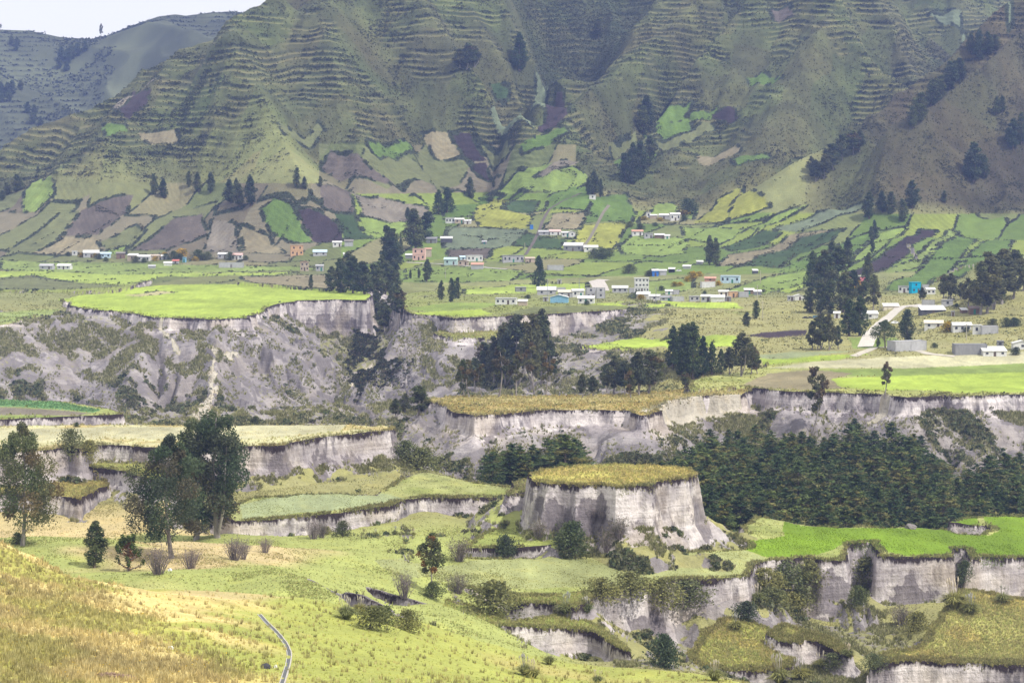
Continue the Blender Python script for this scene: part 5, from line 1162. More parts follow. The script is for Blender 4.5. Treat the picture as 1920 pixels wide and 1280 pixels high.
for i, (u, v, h) in enumerate(sorted([(650,1160,34),(675,1150,26),(985,1265,30),(1000,1270,26),(1030,1245,22),(1060,1150,30),(1100,1148,24),(1440,1120,34),(1470,1100,32),(1420,1130,28),(1500,1090,28),(1788,1140,44),(1820,1150,30),(1540,1250,22),(1340,1275,30),(1380,1180,24),(1460,1280,40),(1500,1275,34),(1880,1130,26),(1590,1230,20),(705,1004,10),(740,1002,12),(775,1004,10),(1120,1280,20)])):
    r_ = plant('pampas','pampas_grass',f'arching pampas grass clump with pale plumes, {i+1}{"st" if i % 10 == 0 and i != 10 else "nd" if i % 10 == 1 and i != 11 else "rd" if i % 10 == 2 and i != 12 else "th"} from left on the ravine terraces','grass clump',u,v,h,group='pampas grass clumps in the near ravines',wide=1.3)
    if r_: r_['kind'] = 'thing'
cluster('cypress','conifer','large dense dark conifer','standing alone in the village',[(1010,540,62)], wide=1.0)
cluster('column_cypress','cypress','dark column shaped cypress','at the edge of the plain',[(1418,597,34)], wide=1.35)
cluster('dark_gum','tree','rounded dark tree','beside the column shaped cypress',[(1401,612,32)], wide=1.4)
cluster('dark_gum','gum_tree','dark gum tree','in the wood above the great green field',[(622,545,52),(640,548,72),(662,550,78),(684,552,70),(700,548,60),(722,552,66),(742,545,60),(650,530,60),(716,520,50),(735,505,60)], wide=1.15)
cluster('dark_gum','gum_tree','tall slim dark gum','rising behind the wood left of the pink house',[(724,500,88),(738,500,86),(752,478,38)], wide=.8)
cluster('gum','gum_tree','brownish gum tree','leaning over the gorge rim',[(705,600,56),(722,625,70),(740,590,56),(752,600,60),(712,560,40)], wide=1.0)
cluster('dark_gum','gum_tree','big dark gum','right of the slim pair on the slope',[(780,468,74),(800,452,60),(764,412,24)], wide=1.0)
cluster('cypress','conifer','dark conifer','at the head of the green fields',[(822,402,54),(838,398,50)], wide=1.2)
cluster('dark_gum','tree','dark rounded tree','beside the stream bed above the fields',[(883,370,38),(925,352,16)], wide=1.1)
cluster('dark_gum','tree','small dark tree','on the rim right of the gorge',[(800,528,44),(785,522,20),(770,522,16),(828,562,42),(845,566,50),(858,560,38),(583,540,26)], wide=.8)
cluster('gum','gum_tree','tall brown green gum','in the grove on the ravine slope',[(905,716,80),(925,720,104),(948,728,116),(970,725,124),(998,728,148),(1016,720,138),(1030,716,96),(890,735,72),(870,742,84)], wide=.8)
cluster('thin_gum','gum_tree','thin stemmed gum','before the grove on the ravine slope',[(880,745,80),(935,745,96),(968,742,100),(1003,740,110),(1022,742,92),(905,745,60)], wide=1.0)
cluster('gum','gum_tree','rounded brown gum','by the pale field in the ravine',[(1092,745,52),(1112,742,40),(1150,738,80),(1172,738,70),(1198,742,84),(1215,738,90),(1138,735,62),(1183,745,56)], wide=1.0)
cluster('gum','gum_tree','broad brown gum','at the foot of the ravine slope left of the middle ridge',[(785,780,58),(760,775,40),(742,785,36)], wide=1.2)
cluster('cypress','conifer','dark conifer','in the row right of the lime shelf',[(1262,690,80),(1280,705,92),(1300,710,98),(1318,705,82),(1335,702,62),(1352,700,50),(1290,680,70)], wide=.95)
cluster('gum','gum_tree','greyish gum','at the right end of the dark conifer row',[(1390,705,74),(1408,702,70),(1368,702,60),(1285,728,34),(1420,700,40)], wide=1.0)
cluster('thin_gum','gum_tree','lone thin gum','standing on the cliff edge above the pine wood',[(1522,818,128)], wide=.9)
cluster('thin_gum','gum_tree','slim gum','at the rim of the bright field on the right',[(1658,745,80)], wide=1.0)
cluster('gum','gum_tree','bushy brown gum','in the clump in front of the road conifers',[(1523,655,56),(1540,656,68),(1555,656,62),(1572,655,50),(1533,656,44)], wide=1.0)
cluster('cypress','conifer','broad dark conifer','by the road',[(1592,630,72),(1612,630,70)], wide=1.15)
cluster('dark_gum','gum_tree','dark grey green gum','in the tall tree wall above the parked cars',[(1520,585,58),(1538,588,70),(1560,588,74),(1580,586,78),(1600,560,52),(1550,560,90),(1572,545,90),(1592,500,58),(1560,505,56)], wide=1.0)
cluster('cypress','conifer','dark spreading tree','on bare stems left of the tall tree wall',[(1524,545,76),(1532,545,70)], wide=.9)
cluster('dark_gum','tree','dark tree','before the long ploughed strip',[(1630,540,68),(1635,475,34),(1638,448,40)], wide=.7)
cluster('gum','gum_tree','tall orange brown gum','beside the utility pole',[(1637,582,66),(1622,578,50)], wide=.9)
cluster('shade_tree','shade_tree','flat topped dark tree','with bare trunk beside the white track',[(1660,652,52)], wide=1.0)
cluster('dark_gum','willow_tree','dense grey green tree','behind the large windowless block building',[(1705,640,60)], wide=1.35)
cluster('dark_gum','tree','small dark tree','left of the flat topped tree',[(1645,650,20)], wide=1.2)
cluster('gum','gum_tree','grey brown gum','in the grove right of the cyan house',[(1768,560,44),(1782,562,48),(1800,562,40),(1815,575,60),(1838,590,110),(1850,588,118),(1862,580,100),(1878,570,110),(1900,560,90),(1918,545,70),(1730,565,28)], wide=1.0)
cluster('dark_gum','gum_tree','single clump of dark gum','on the open slope below the lime fields',[(1330,497,62),(1341,496,58)], wide=.75)
cluster('dark_gum','tree','dark tree','over the small white hut at the top of the fields',[(1112,366,54),(1126,370,36),(1104,366,40)], wide=.8)
cluster('dark_gum','gum_tree','dark gum','in the gully grove left of the terraced spur',[(1172,342,60),(1185,345,86),(1202,335,82),(1215,310,60),(1180,335,40),(1205,250,60),(1215,240,56)], wide=1.0)
cluster('dark_gum','tree','dark tree','in the row under the left spur',[(287,365,40),(308,372,44),(355,350,34),(372,360,40),(395,362,36),(432,382,42),(450,388,50),(470,386,50),(442,370,40),(557,352,40),(572,355,28),(600,350,20),(468,350,24)], wide=.9)
cluster('dark_gum','tree','dark tree','at the far left foot of the mountain',[(12,365,22),(30,360,32),(70,325,16),(5,375,20)], wide=1.2)
cluster('cypress','conifer','tall dark conifer','high on the mountain flank',[(974,132,68)], wide=1.1)
cluster('gum','gum_tree','blurred brown tree','on the mountain left of the tall conifer',[(875,130,60),(862,128,40),(890,126,36)], wide=1.3)
cluster('gum','gum_tree','wide crowned tree','high in the upper gully',[(1122,72,36)], wide=1.0)
cluster('dark_gum','tree','dark tree','in the wooded gully behind the right spur',[(1822,100,44),(1838,110,52),(1852,100,40),(1866,95,36),(1800,150,40),(1780,165,50),(1765,185,46),(1745,200,52),(1728,225,60),(1712,240,46),(1790,150,36)], wide=1.1)
cluster('gum','gum_tree','grey tree','in the low wooded gully left of the right spur',[(1580,300,60),(1600,290,50),(1562,318,52),(1545,335,50),(1530,340,40),(1612,285,40),(1520,325,30)], wide=1.2)
cluster('dark_gum','tree','dark tree','on the right hand foreground mountain slope',[(1825,340,70),(1845,335,50),(1812,330,46),(1900,280,60),(1915,270,64),(1868,215,36),(1880,210,30),(1630,410,60),(1672,400,44),(1690,415,50),(1655,398,40),(1710,390,56),(1770,380,24),(1635,450,30)], wide=1.0)
cluster('bush','bush','dark roadside bush','among the left hamlet houses',[(128,480,9),(186,486,10),(197,490,9),(255,492,12),(268,492,9),(324,486,18),(336,488,14),(312,486,12),(380,488,14),(393,486,14),(430,487,14),(460,487,9),(375,485,18)], 'bush', wide=1.2)
cluster('gorse','gorse_bush','yellow flowering bush','among the left hamlet houses',[(152,482,8),(178,483,8),(291,489,9),(308,483,10),(340,482,16),(366,489,9)], 'bush', wide=1.1)
cluster('gorse','gorse_bush','yellow flowering bush','around the red roofed house',[(1289,528,10),(1300,522,12),(1275,536,8),(1311,518,8),(1347,535,8),(1318,536,9),(1265,537,8),(1201,562,9)], 'bush', wide=1.2)
cluster('gorse','gorse_bush','yellow flowering bush','by the hilltop farm',[(1208,412,6),(1238,414,6),(1285,402,8)], 'bush', wide=1.6)
cluster('gorse','gorse_bush','round yellow bush','between the white houses on the right',[(1777,620,16)], 'bush', wide=1.2)
cluster('gorse','gorse_bush','yellow bush','near the pink house behind the trees',[(1538,528,10),(1605,540,14),(1709,548,10)], 'bush', wide=1.2)
cluster('bush','bush','dark bush','around the village houses',[(990,560,8),(1192,560,14),(1228,516,14),(1216,518,10),(1280,414,10),(1130,485,22),(1115,484,16),(1142,480,16),(1178,513,18),(1240,545,9),(1100,572,8),(1285,400,30),(1200,430,10),(1180,426,12),(1230,424,8),(1345,560,7),(1322,552,7),(1430,548,7)], 'bush', wide=1.3)
cluster('bush','bush','green bush','around the houses on the right rise',[(1862,610,12),(1885,612,18),(1900,612,16),(1690,655,9),(1905,665,14),(1750,652,9),(1812,622,9),(1795,575,7)], 'bush', wide=1.2)
for i_, (u_, v_, h_, w_) in enumerate([(188,74,30,1.),(84,60,6,1.5),(2,58,14,1.2)]):
    plant('thin_gum', 'tree', ['open crowned tree on the skyline saddle of the distant ridge', 'tiny tree on the flat skyline of the distant ridge', 'tree on the distant skyline at the left edge'][i_], 'tree', u_, v_, h_, pos=far_hit(u_, v_), wide=w_)
WOODS = [('on the upper spur of the distant ridge', [(118,112,26),(128,118,28),(138,110,26),(148,104,24),(160,96,20),(110,128,22),(124,134,20)]), ('in the wood at the left edge of the distant ridge', [(4,178,24),(14,182,28),(26,176,26),(38,170,20),(2,192,20),(20,190,22)]),
  ('in the shaded hollow of the distant ridge', [(52,212,22),(64,218,24),(76,210,20),(60,232,22),(74,236,18)]), ('on the left shoulder of the distant ridge', [(22,84,18),(32,88,18),(28,96,16)])]
for ph_, L_ in WOODS:
    for i_, (u_, v_, h_) in enumerate(sorted(L_)): plant('dark_gum', 'tree', f'{ORD[i_]} hazy tree {ph_}', 'tree', u_, v_, h_, group='hazy dark trees '+ph_, pos=far_hit(u_, v_), wide=1.9)
# the plantation
def forest():
    rr = random.Random(77); pts = []
    def top(u, T): return float(np.interp(u, [t[0] for t in T], [t[1] for t in T]))
    TR = [(1200,915),(1215,880),(1250,845),(1300,805),(1350,788),(1450,785),(1560,802),(1600,772),(1660,776),(1700,792),(1740,816),(1772,852),(1800,872),(1840,852),(1890,838),(1960,845)]
    TL = [(800,895),(830,872),(900,850),(950,828),(1000,818),(1060,800),(1090,820),(1104,885)]
    for (ua, ub, T, ya, yb, n, dmin) in ((1205, 1950, TR, 586, 760, 258, 3.7), (806, 1105, TL, 640, 712, 50, 3.0)):
        k = 0; tries = 0; made = []
        while k < n and tries < 30000:
            tries += 1; Y = ya+(yb-ya)*rr.random(); u = rr.uniform(ua, ub); x = ray(u, 600)[0]*Y; z = ground_z(float(x), Y)
            hm = rr.uniform(7., 13.)*(1 if n > 100 else 1.15); _, vb = proj(float(x), Y, z); vt = vb-hm*F/Y; tl = top(u, T)
            if vt < tl+rr.uniform(0, 14) or z > -9: continue
            if any((x-a)**2+(Y-b)**2 < dmin*dmin for a, b in pts): continue
            pts.append((float(x), Y)); k += 1
            made.append((int((Y-ya)/(yb-ya)*7.99), u, plant('pine', 'pine_tree', 'x', 'pine tree', u, vb, hm*F/Y, group='pines of the large plantation' if n > 100 else 'pines of the smaller wood', seed=rr.randrange(10**6), pos=(float(x), Y, z), wide=rr.uniform(1.4, 2.2))))
        made.sort(key=lambda q: q[:2]); rows = ['front', 'second', 'third', 'fourth', 'fifth', 'sixth', 'seventh', 'hindmost']
        def nth(i): return str(i)+('th' if 10 < i % 100 < 14 else {1: 'st', 2: 'nd', 3: 'rd'}.get(i % 10, 'th'))
        for r_i in range(8):
            q = [m_ for m_ in made if m_[0] == r_i]
            for i, m_ in enumerate(q): m_[2]['label'] = f'dark green pine, {nth(i+1)} from left in {rows[r_i]} row of the '+('large plantation' if n > 100 else 'smaller wood')
forest()
# ---------------------------------------------------------------- tracks, ditch and small things on the grass
CLEARS = []
def ribbon(name, pts, width, mat, label, lift=.06, col=None, depth=None):
    P = []
    for i in range(len(pts)-1):
        for t in np.linspace(0, 1, 14, endpoint=(i == len(pts)-2)):
            u = pts[i][0]+(pts[i+1][0]-pts[i][0])*t; v = pts[i][1]+(pts[i+1][1]-pts[i][1])*t; h = hit(u, v)
            if h: P.append(h)
    P = np.array(P); k = np.ones(5)/5
    for c in (0, 1): P[2:-2, c] = np.convolve(P[:, c], k, 'valid')
    T = np.gradient(P, axis=0); T[:, 2] = 0; T /= np.linalg.norm(T, axis=1, keepdims=True)+1e-9; S = np.stack([-T[:, 1], T[:, 0], 0*T[:, 0]], 1)
    V = []
    for i in range(len(P)):
        for s in np.linspace(-1, 1, 5):
            q = P[i]+S[i]*s*width/2; V.append((q[0], q[1], ground_z(q[0], q[1])+lift))
    n = len(P); f = [(i*5+j, (i+1)*5+j, (i+1)*5+j+1, i*5+j+1) for i in range(n-1) for j in range(4)]
    me = bpy.data.meshes.new(name); me.from_pydata(V, [], f); me.materials.append(mat); o = bpy.data.objects.new(name, me); COL.objects.link(o); o['kind'] = 'structure'; o['label'] = label
    if col: o.color = tuple(col)+(1,)
    CLEARS.append((P, width/2+.5)); return o, P, S
TRACK = flatm('track_dirt', .95, .9, .25)
ribbon('dirt_road', [(1600,668),(1640,652),(1690,650),(1745,664),(1790,668)], 3.2, TRACK, 'pale track past the windowless block building', .10, (.50,.46,.38))
ribbon('dirt_road', [(1622,650),(1632,628),(1650,608),(1672,590),(1692,574),(1740,571)], 5.5, TRACK, 'wide pale dirt road climbing between the trees', .10, (.56,.52,.46))
ribbon('dirt_road', [(1128,545),(1122,532),(1118,527),(1132,524)], 8, TRACK, 'short pale road above the block house', .10, (.50,.46,.42))
ribbon('dirt_road', [(762,492),(810,494),(880,499),(950,505)], 2.6, TRACK, 'narrow lane passing below the pink house', .12, (.42,.40,.37))
ribbon('footpath', [(985,478),(1000,455),(1010,435),(1017,415),(1030,392),(1055,377),(1090,362)], 2.0, TRACK, 'dark footpath climbing between the green fields', .14, (.13,.11,.10))
ribbon('footpath', [(1090,470),(1110,440),(1130,400),(1142,385)], 2.0, TRACK, 'brown footpath between the fields below the hut', .14, (.20,.18,.14))
def ditch():
    pts = [(486,1152),(500,1168),(517,1184),(527,1196),(536,1208),(543,1226),(540,1245),(534,1265),(526,1290)]
    root = bpy.data.objects.new('irrigation_ditch', None); COL.objects.link(root); root['label'] = 'narrow concrete irrigation ditch winding down the hillside'; root['category'] = 'ditch'
    P = []
    for i in range(len(pts)-1):
        for t in np.linspace(0, 1, 8, endpoint=(i == len(pts)-2)):
            P.append(hit(pts[i][0]+(pts[i+1][0]-pts[i][0])*t, pts[i][1]+(pts[i+1][1]-pts[i][1])*t))
    P = np.array([p for p in P if p]); k = np.ones(5)/5
    for c in (0, 1): P[2:-2, c] = np.convolve(P[:, c], k, 'valid')
    P[:, 2] = [ground_z(p[0], p[1]) for p in P]; P[2:-2, 2] = np.convolve(P[:, 2], k, 'valid')
    T = np.gradient(P, axis=0); T[:, 2] = 0; T /= np.linalg.norm(T, axis=1, keepdims=True)+1e-9; S = np.stack([-T[:, 1], T[:, 0], 0*T[:, 0]], 1)
    CLEARS.append((P, .26))
    def strip(name, a, b, z0, z1, col, mat):
        n = len(P); V = [];
        for i in range(n):
            for s, z in ((a, z0), (a, z1), (b, z1), (b, z0)): q = P[i]+S[i]*s; V.append((q[0], q[1], q[2]+z))
        f = [(i*4+j, (i+1)*4+j, (i+1)*4+(j+1) % 4, i*4+(j+1) % 4) for i in range(n-1) for j in range(4)]
        me = bpy.data.meshes.new(name); me.from_pydata(V, [], f); me.materials.append(mat); o = bpy.data.objects.new(name, me); COL.objects.link(o); o.parent = root; o.color = tuple(col)+(1,)
    strip('ditch_side', -.20, -.14, -.5, .09, (.50,.48,.43), WALLM); strip('ditch_side', .14, .23, -.5, .11, (.48,.45,.40), WALLM); strip('water_channel', -.137, .137, -.5, .045, (.07,.075,.08), GLASSM)
ditch()
def rock(name, label, u, v, wpx, hpx, col, cat='rock', seed=1, group=None, flat=1.):
    p = hit(u, v); rr = np.random.default_rng(seed); import bmesh as bm_
    b = bm_.new(); bm_.ops.create_icosphere(b, subdivisions=3, radius=1); W = wpx/F*p[1]/2; H = hpx/F*p[1]
    for vt in b.verts:
        c = vt.co; n = float(fbm(np.array([c.x*1.6+c.z+seed]), np.array([c.y*1.6-c.z]), 3, 2)[0]); c *= .5+n*1.05; c.x *= W; c.y *= W*.8; c.z = c.z*H*.75+H*.2
    me = bpy.data.meshes.new(name); b.to_mesh(me); b.free(); me.materials.append(WALLM); o = bpy.data.objects.new(name, me); COL.objects.link(o); o.location = p; o.color = tuple(col)+(1,)
    o['label'] = label; o['category'] = cat
    if group: o['group'] = group
rock('rubbish_bag','small black bag lying in the grass beside the ditch',498,1252,16,9,(.06,.06,.07),'bag',3)
rock('stone','white stone beside the black bag near the ditch',517,1251,6,5,(.75,.75,.75),'stone',4)
rock('stone','white stone alone in the hillside grass',320,1216,9,6,(.75,.75,.75),'stone',5)
rock('stone','white stone at the meadow edge under the shrubs',319,1070,7,5,(.7,.7,.7),'stone',6)
rock('boulder','grey boulder on the back rim of the vivid green field',1708,990,20,9,(.20,.18,.17),'boulder',7)
rock('boulder','tall pale rock fin beside the hollow in the vivid green field',1772,990,12,15,(.30,.27,.27),'boulder',8)
def straw():
    p = hit(215, 1272); rr = np.random.default_rng(4); g = Geo(); n = 2600; W = 90/F*p[1]/2
    a = rr.uniform(0, 6.28, n); q = np.sqrt(rr.random(n)); x = np.cos(a)*q*W; y = np.sin(a)*q*W*.5; h = .34*(1-q**2)*(.5+fbm(x*1.2+9, y*1.2+9, 3, 2)*1.1)
    P = np.stack([x, y, h*rr.random(n)**.3], 1); P[:, 2] += np.array([ground_z(p[0]+float(i), p[1]+float(j)) for i, j in zip(x, y)])-p[2]
    cards(g, P, .10, np.array([(.50, .36, .29)])*rr.uniform(.5, 1.35, (n, 1)), rr, 0, 3.); o = bpy.data.objects.new('straw_heap', g.mesh('straw_heap', LEAF)); COL.objects.link(o); o.location = p
    o['label'] = 'heap of dry pinkish straw on the lower left hillside'; o['category'] = 'straw heap'
straw()
# ---------------------------------------------------------------- grasses and scrub nobody could count
def pick(weight, n, seed):
    rr = np.random.default_rng(seed); w_ = weight[:-1, :-1].ravel().astype(np.float64); c = np.cumsum(w_)
    if c[-1] <= 0: return None
    k = np.searchsorted(c, rr.random(n)*c[-1]); i = k//(NY-1); j = k % (NY-1); fa_ = rr.random(n); fb_ = rr.random(n)
    def b(G):
        e = [G[i, j], G[i+1, j], G[i, j+1], G[i+1, j+1]]
        if G.ndim == 3: A, B = fa_[:, None], fb_[:, None]
        else: A, B = fa_, fb_
        return (e[0]*(1-A)+e[1]*A)*(1-B)+(e[2]*(1-A)+e[3]*A)*B
    return b(XF), b(YF), b(ZF), CF[i, j], rr
# screen size of a cell, so that tufts cover the picture evenly
VIS = np.zeros(XF.shape); dvv = -np.diff(VF, axis=1); VIS[:, :-1] = np.clip(dvv, 0, 4)
vm = np.minimum.accumulate(VF, axis=1); VIS = VIS*(VF <= vm+1.5); del vm, dvv
def tufts(name, label, W, n, h, blades, width, seed, col=None, mixc=.5, spread=.35, lean=.45, dark=(.65, 1.3), hv=.4):
    r = pick(W*VIS, n, seed)
    if r is None: return
    X, Y, Z, C, rr = r; m = blades; N = n*m
    hh = np.broadcast_to(h(Y) if callable(h) else h, (n,))*rr.uniform(1-hv, 1+hv, n)
    P = np.repeat(np.stack([X, Y, Z-.04], 1), m, 0); H = np.repeat(hh, m)*rr.uniform(.6, 1.1, N); an = rr.uniform(0, 6.28, N)
    P = P+np.stack([np.cos(an), np.sin(an), 0*an], 1)*(H*spread*rr.random(N))[:, None]
    tip = P+np.stack([np.cos(an)*H*lean*rr.random(N), np.sin(an)*H*lean*rr.random(N), H], 1)
    fx = rr.uniform(-1, 1, N); sd = np.stack([np.sqrt(1-fx*fx*.6), fx*.7, 0*fx], 1)*(H*width)[:, None]
    V = np.stack([P-sd, P+sd, tip], 1).reshape(-1, 3)
    cc = C if col is None else C*(1-mixc)+np.array([col[q] for q in rr.integers(len(col), size=n)])*mixc
    cc = cc*rr.uniform(dark[0], dark[1], (n, 1)); cc = np.repeat(cc, m*3, 0)
    g = Geo(); g.add(V, F3=np.arange(3*N).reshape(N, 3), C=cc); o = bpy.data.objects.new(name, g.mesh(name, GRASSM)); COL.objects.link(o)
    o['kind'] = 'stuff'; o['label'] = label
def scrub(name, label, W, n, size, cardsn, seed, cols, hz=.7, leaf=.5):
    r = pick(W*VIS, n, seed)
    if r is None: return
    X, Y, Z, C, rr = r; S = np.broadcast_to(size(Y) if callable(size) else size, (n,))*rr.uniform(.5, 1.5, n); m = cardsn; N = n*m
    d = rr.normal(size=(N, 3)); d /= np.linalg.norm(d, axis=1, keepdims=True); d[:, 2] = np.abs(d[:, 2])*hz
    P = np.repeat(np.stack([X, Y, Z], 1), m, 0)+d*(np.repeat(S, m)*.6)[:, None]
    cc = np.array([cols[q] for q in rr.integers(len(cols), size=n)])*rr.uniform(.6, 1.4, (n, 1)); g = Geo()
    cards(g, P, np.repeat(S, m)*leaf, np.repeat(cc, m, 0)*rr.uniform(.75, 1.25, (N, 1)), rr, 0, 1.4)
    o = bpy.data.objects.new(name, g.mesh(name, LEAF)); COL.objects.link(o); o['kind'] = 'stuff'; o['label'] = label
U0 = XF/YF*F+960
CLEAR = np.ones(XF.shape)
for Pc, wd in CLEARS:
    x0, y0 = Pc[:, :2].min(0)-wd-1; x1, y1 = Pc[:, :2].max(0)+wd+1; k = (XF > x0) & (XF < x1) & (YF > y0) & (YF < y1); d = np.full(int(k.sum()), 1e9)
    for i in range(len(Pc)-1): d = np.minimum(d, seg_d(XF[k], YF[k], Pc[i], Pc[i+1])[0])
    CLEAR[k] *= (d > wd)
VIS *= CLEAR
nz1 = fbm(XF/9, YF/9, 3, 2); nz2 = fbm(XF/30, YF/30, 3, 4)
tan_ = [(0.621, 0.486, 0.257), (0.513, 0.405, 0.203), (0.675, 0.567, 0.324), (0.378, 0.297, 0.162)]; grn_ = [(0.297, 0.365, 0.108), (0.230, 0.284, 0.095), (0.405, 0.405, 0.135)]
leftside = sm((-XF-.16*YF+9+(nz1-.5)*22)/12.)
Wh = (YF < 345)*(.12+leftside*1.0)*(.25+1.5*nz1)
tufts('dry_grass', 'straw coloured grass tufts covering the near hillside', Wh, 30000, lambda Y: .42+0*Y, 8, .10, 1, tan_, .55)
tufts('fresh_grass', 'low green grass on the near hillside', (YF < 345)*(1-leftside*.7), 26000, lambda Y: .15+0*Y, 6, .16, 2, grn_, .45, dark=(.75, 1.3))
tufts('rim_grass', 'shaggy grass hanging along the cliff rims', (WIN >= 0)*(DIST > -1.4)*(DEP < .35)*(YF < 1150)*sm((nz1-.25)/.2)*3, 24000, lambda Y: .28+.0004*Y, 6, .15, 3, [(0.312, 0.273, 0.117), (0.260, 0.260, 0.104), (0.156, 0.143, 0.078), (0.390, 0.325, 0.156)], .75, lean=.8)
natural = np.zeros(XF.shape)
for i_, m_ in enumerate(M):
    if m_['name'] in ('round', 'shelf_b', 'ridge_mid', 'corner_terrace', 'grassy_ledge', 'broken_ledge', 'plateau_west', 'shelf_a', 'low_terrace', 'mid_terrace', 'round_shoulder', 'village_shelf', 'low_lip'): natural[(WIN == i_) & (DIST < 0)] = 1. if m_['name'] != 'plateau_west' else .25
tufts('terrace_grass', 'tawny bunch grass on the flat terrace tops', natural*(FID < 0)*(.3+nz1*1.4), 36000, lambda Y: .20+.0004*Y, 6, .15, 4, [(0.641, 0.566, 0.208), (0.566, 0.452, 0.189), (0.490, 0.510, 0.170), (0.754, 0.603, 0.302)], .6)
slope = (WIN >= 0)*(DIST > 1.5)*(ROCK > .2)+(WIN < 0)*(ROCK > .15)*(YF > 380)
MIDG = (1-.75*(LZF > .5)*((U0 > 415)*(U0 < 600)+(U0 > 660)*(U0 < 790)))*(1-.93*sm((U0-740)/40)*sm((1290-U0)/60)*(YF > 690)*(YF < 800))
strk = MIDG*sm((ridged(XF/11+fbm(XF/30, YF/30, 2, 3)*1.0+YF/22., YF/90, 3, 6)-.50)/.14); slope = slope*(1-BARE)*(.12*MIDG+1.3*strk)*sm((NZ-.58)/.12)*sm((nz1-.36)/.14)*(YF < 1290)
tufts('slope_grass', 'olive grass clumps dotted over the eroded slopes', slope, 60000, lambda Y: .35+.0006*Y, 5, .20, 5, [(0.242, 0.242, 0.110), (0.308, 0.297, 0.154), (0.176, 0.187, 0.088), (0.374, 0.352, 0.220)], .85, lean=.7)
scrub('slope_scrub', 'dark low scrub growing on the ravine slopes', slope*sm((nz2-.5)/.1)*strk, 6000, lambda Y: .5+.0009*Y, 9, 6, [(.13, .15, .07), (.17, .17, .09), (.11, .13, .06), (.20, .18, .11)])
mea = (WIN < 0)*(YF > 345)*(YF < 575)*(ROCK < .2)+np.isin(WIN, [i_ for i_, m_ in enumerate(M) if m_['name'] in ('terrace', 'shelf_front', 'shelf_mid')])*(DIST < 0)*(FID < 0)
tufts('meadow_grass', 'short meadow grass with darker tussocks', mea*(.15+sm((nz1-.5)/.15)), 26000, lambda Y: .22+0*Y, 5, .22, 6, [(0.364, 0.364, 0.140), (0.224, 0.252, 0.098), (0.504, 0.420, 0.238)], .5)
mtn = MT*(FID < 0)*(FARM < 1)
ris = PAT*sm((FR-.66)/.08)
scrub('terrace_hedges', 'dark scrub lining the old field terraces', mtn*ris*sm((nz1-.35)/.2), 30000, lambda Y: .9+0*Y, 6, 7, [(0.053, 0.062, 0.037), (0.040, 0.051, 0.032), (0.068, 0.071, 0.042)])
scrub('mountain_scrub', 'low bushes scattered on the mountain', mtn*(sm((nz2-.50)/.12)*(.1+sm((nz1-.45)/.2))+np.clip(-samp(TG, XF/YF, YF)/10, 0, 1)*1.6), 26000, lambda Y: 1.1+0*Y, 6, 8, [(0.062, 0.071, 0.040), (0.050, 0.059, 0.036), (0.081, 0.077, 0.046)])
tufts('mountain_grass', 'coarse grass on the mountain flanks', mtn*(nz1), 36000, lambda Y: .9+0*Y, 3, .45, 12, [(0.130, 0.143, 0.074), (0.099, 0.105, 0.056), (0.155, 0.149, 0.087)], .5)
scrub('field_hedges', 'scrubby hedge lines between the valley fields', EDGE*(YF > 1250), 16000, lambda Y: .8+0*Y, 7, 9, [(.05, .06, .035), (.08, .085, .045), (.11, .10, .06)])
scrub('crop_plants', 'low leafy crop in the small patch', (FID >= 0)*np.isin(FID, [i_ for i_, f_ in enumerate(FIELDS) if f_[0] == 'teal']), 3000, .35, 6, 10, [(.12, .24, .12), (.16, .28, .15)])
r_ = pick((YF < 345)*(.15+leftside)*sm((nz1-.42)/.2)*VIS, 2200, 20)
X_, Y_, Z_, C_, rr_ = r_; g_ = Geo(); n_f = len(X_)
P_ = np.stack([X_, Y_, Z_+.22+rr_.random(n_f)*.15], 1); cards(g_, P_, .085, np.array([(.72, .46, .02)])*rr_.uniform(.8, 1.2, (n_f, 1)), rr_, .6, 1.1)
o_ = bpy.data.objects.new('yellow_flowers', g_.mesh('yellow_flowers', LEAF)); COL.objects.link(o_); o_['kind'] = 'stuff'; o_['label'] = 'small yellow flowers sprinkled on the near hillside'

tufts('field_grass', 'short grass and weeds in the nearer fields', (FID >= 0)*(YF < 640)*(.2+sm((nz1-.45)/.2)), 16000, lambda Y: .17+0*Y, 5, .25, 15, None, .5, dark=(.62, 1.25))

gorge = (ZF < -20+nz1*8)*sm((YF-1020)/60)*(YF < 1290)*sm((U0-610-nz1*60)/40)*sm((790-U0)/40)
scrub('gorge_scrub', 'thicket in the bottom of the deep gorge', gorge*sm((nz1-.35)/.2), 3000, lambda Y: 1.1+0*Y, 8, 31, [(.07, .08, .045), (.10, .105, .06), (.12, .095, .065)])

plain = (WIN >= -1)*(FID < 0)*(YF > 640)*(YF < 1330)*(ROCK < .2)*(1-MT)*((DEP < 1) | (WIN < 0))
tufts('plain_grass', 'rough grass and weeds on the village plain', plain*(.2+sm((nz1-.4)/.2)), 26000, lambda Y: .38+0*Y, 4, .5, 41, None, .5, dark=(.55, 1.3))
scrub('plain_scrub', 'small shrubs dotted over the village plain', plain*sm((nz1-.52)/.06), 1500, lambda Y: .7+0*Y, 7, 42, [(.10, .12, .05), (.15, .15, .07), (.08, .10, .05)])

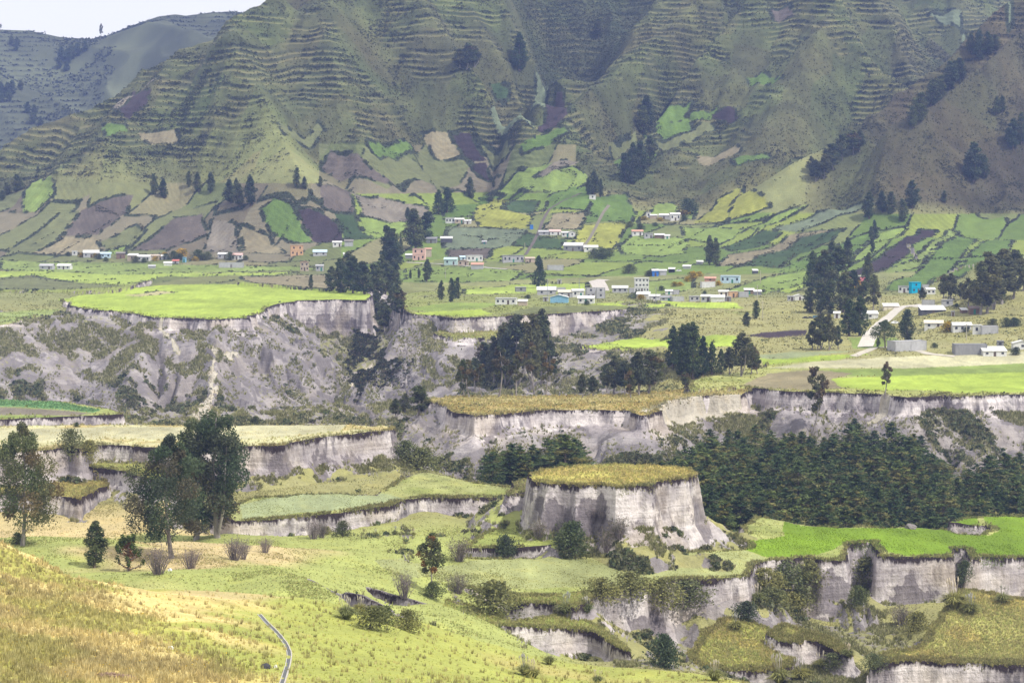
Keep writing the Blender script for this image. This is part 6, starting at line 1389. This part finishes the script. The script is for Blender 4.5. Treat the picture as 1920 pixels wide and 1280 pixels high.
def far_scrub():
    rr = np.random.default_rng(51); g = Geo(); n = 5200; i = rr.integers(0, FARX.shape[0]-1, n*3); j = rr.integers(10, int(FARX.shape[1]*.80), n*3)
    tz_ = FARZ[i, j]/6.; f = tz_-np.floor(tz_); w_ = (fbm(FARX[i, j]/90, FARY[i, j]/90, 3, 1) > .47)*((f > .7) | (fbm(FARX[i, j]/60, FARY[i, j]/60, 3, 5) > .55)); k = np.flatnonzero(w_)[:n]; i, j = i[k], j[k]; n = len(i)
    fx, fy = rr.random(n), rr.random(n); P = np.stack([a[i, j]*(1-fx)*(1-fy)+a[i+1, j]*fx*(1-fy)+a[i, j+1]*(1-fx)*fy+a[i+1, j+1]*fx*fy for a in (FARX, FARY, FARZ)], 1)
    P = np.repeat(P, 5, 0)+rr.normal(size=(n*5, 3))*np.array([2.2, 1., .5]); cards(g, P, 1.9, np.array([(.045, .052, .035)])*rr.uniform(.6, 1.5, (n*5, 1)), rr, 0, 1.6)
    o = bpy.data.objects.new('distant_scrub', g.mesh('distant_scrub', LEAF)); COL.objects.link(o); o['kind'] = 'stuff'; o['label'] = 'scrub and hedges on the distant ridge'
far_scrub()
# ---------------------------------------------------------------- air
def haze():
    x0, x1, y0, y1, z0, z1 = -900, 900, -60, 3600, -60, 420
    v = [(x, y, z) for x in (x0, x1) for y in (y0, y1) for z in (z0, z1)]
    f = [(0,1,3,2),(4,6,7,5),(0,4,5,1),(2,3,7,6),(0,2,6,4),(1,5,7,3)]
    me = bpy.data.meshes.new('haze'); me.from_pydata(v, [], f); me.update()
    m = bpy.data.materials.new('air'); m.use_nodes = True; t = m.node_tree; t.nodes.clear()
    o_ = t.nodes.new('ShaderNodeOutputMaterial'); p = t.nodes.new('ShaderNodeVolumePrincipled')
    p.inputs['Color'].default_value = (.34, .47, .98, 1); p.inputs['Density'].default_value = HAZE; p.inputs['Anisotropy'].default_value = .2
    t.links.new(p.outputs[0], o_.inputs['Volume']); me.materials.append(m)
    o = bpy.data.objects.new('haze', me); COL.objects.link(o); o['kind'] = 'stuff'; o['label'] = 'thin bluish haze over the valley'
HAZE = 0.0001
if HAZE: haze()
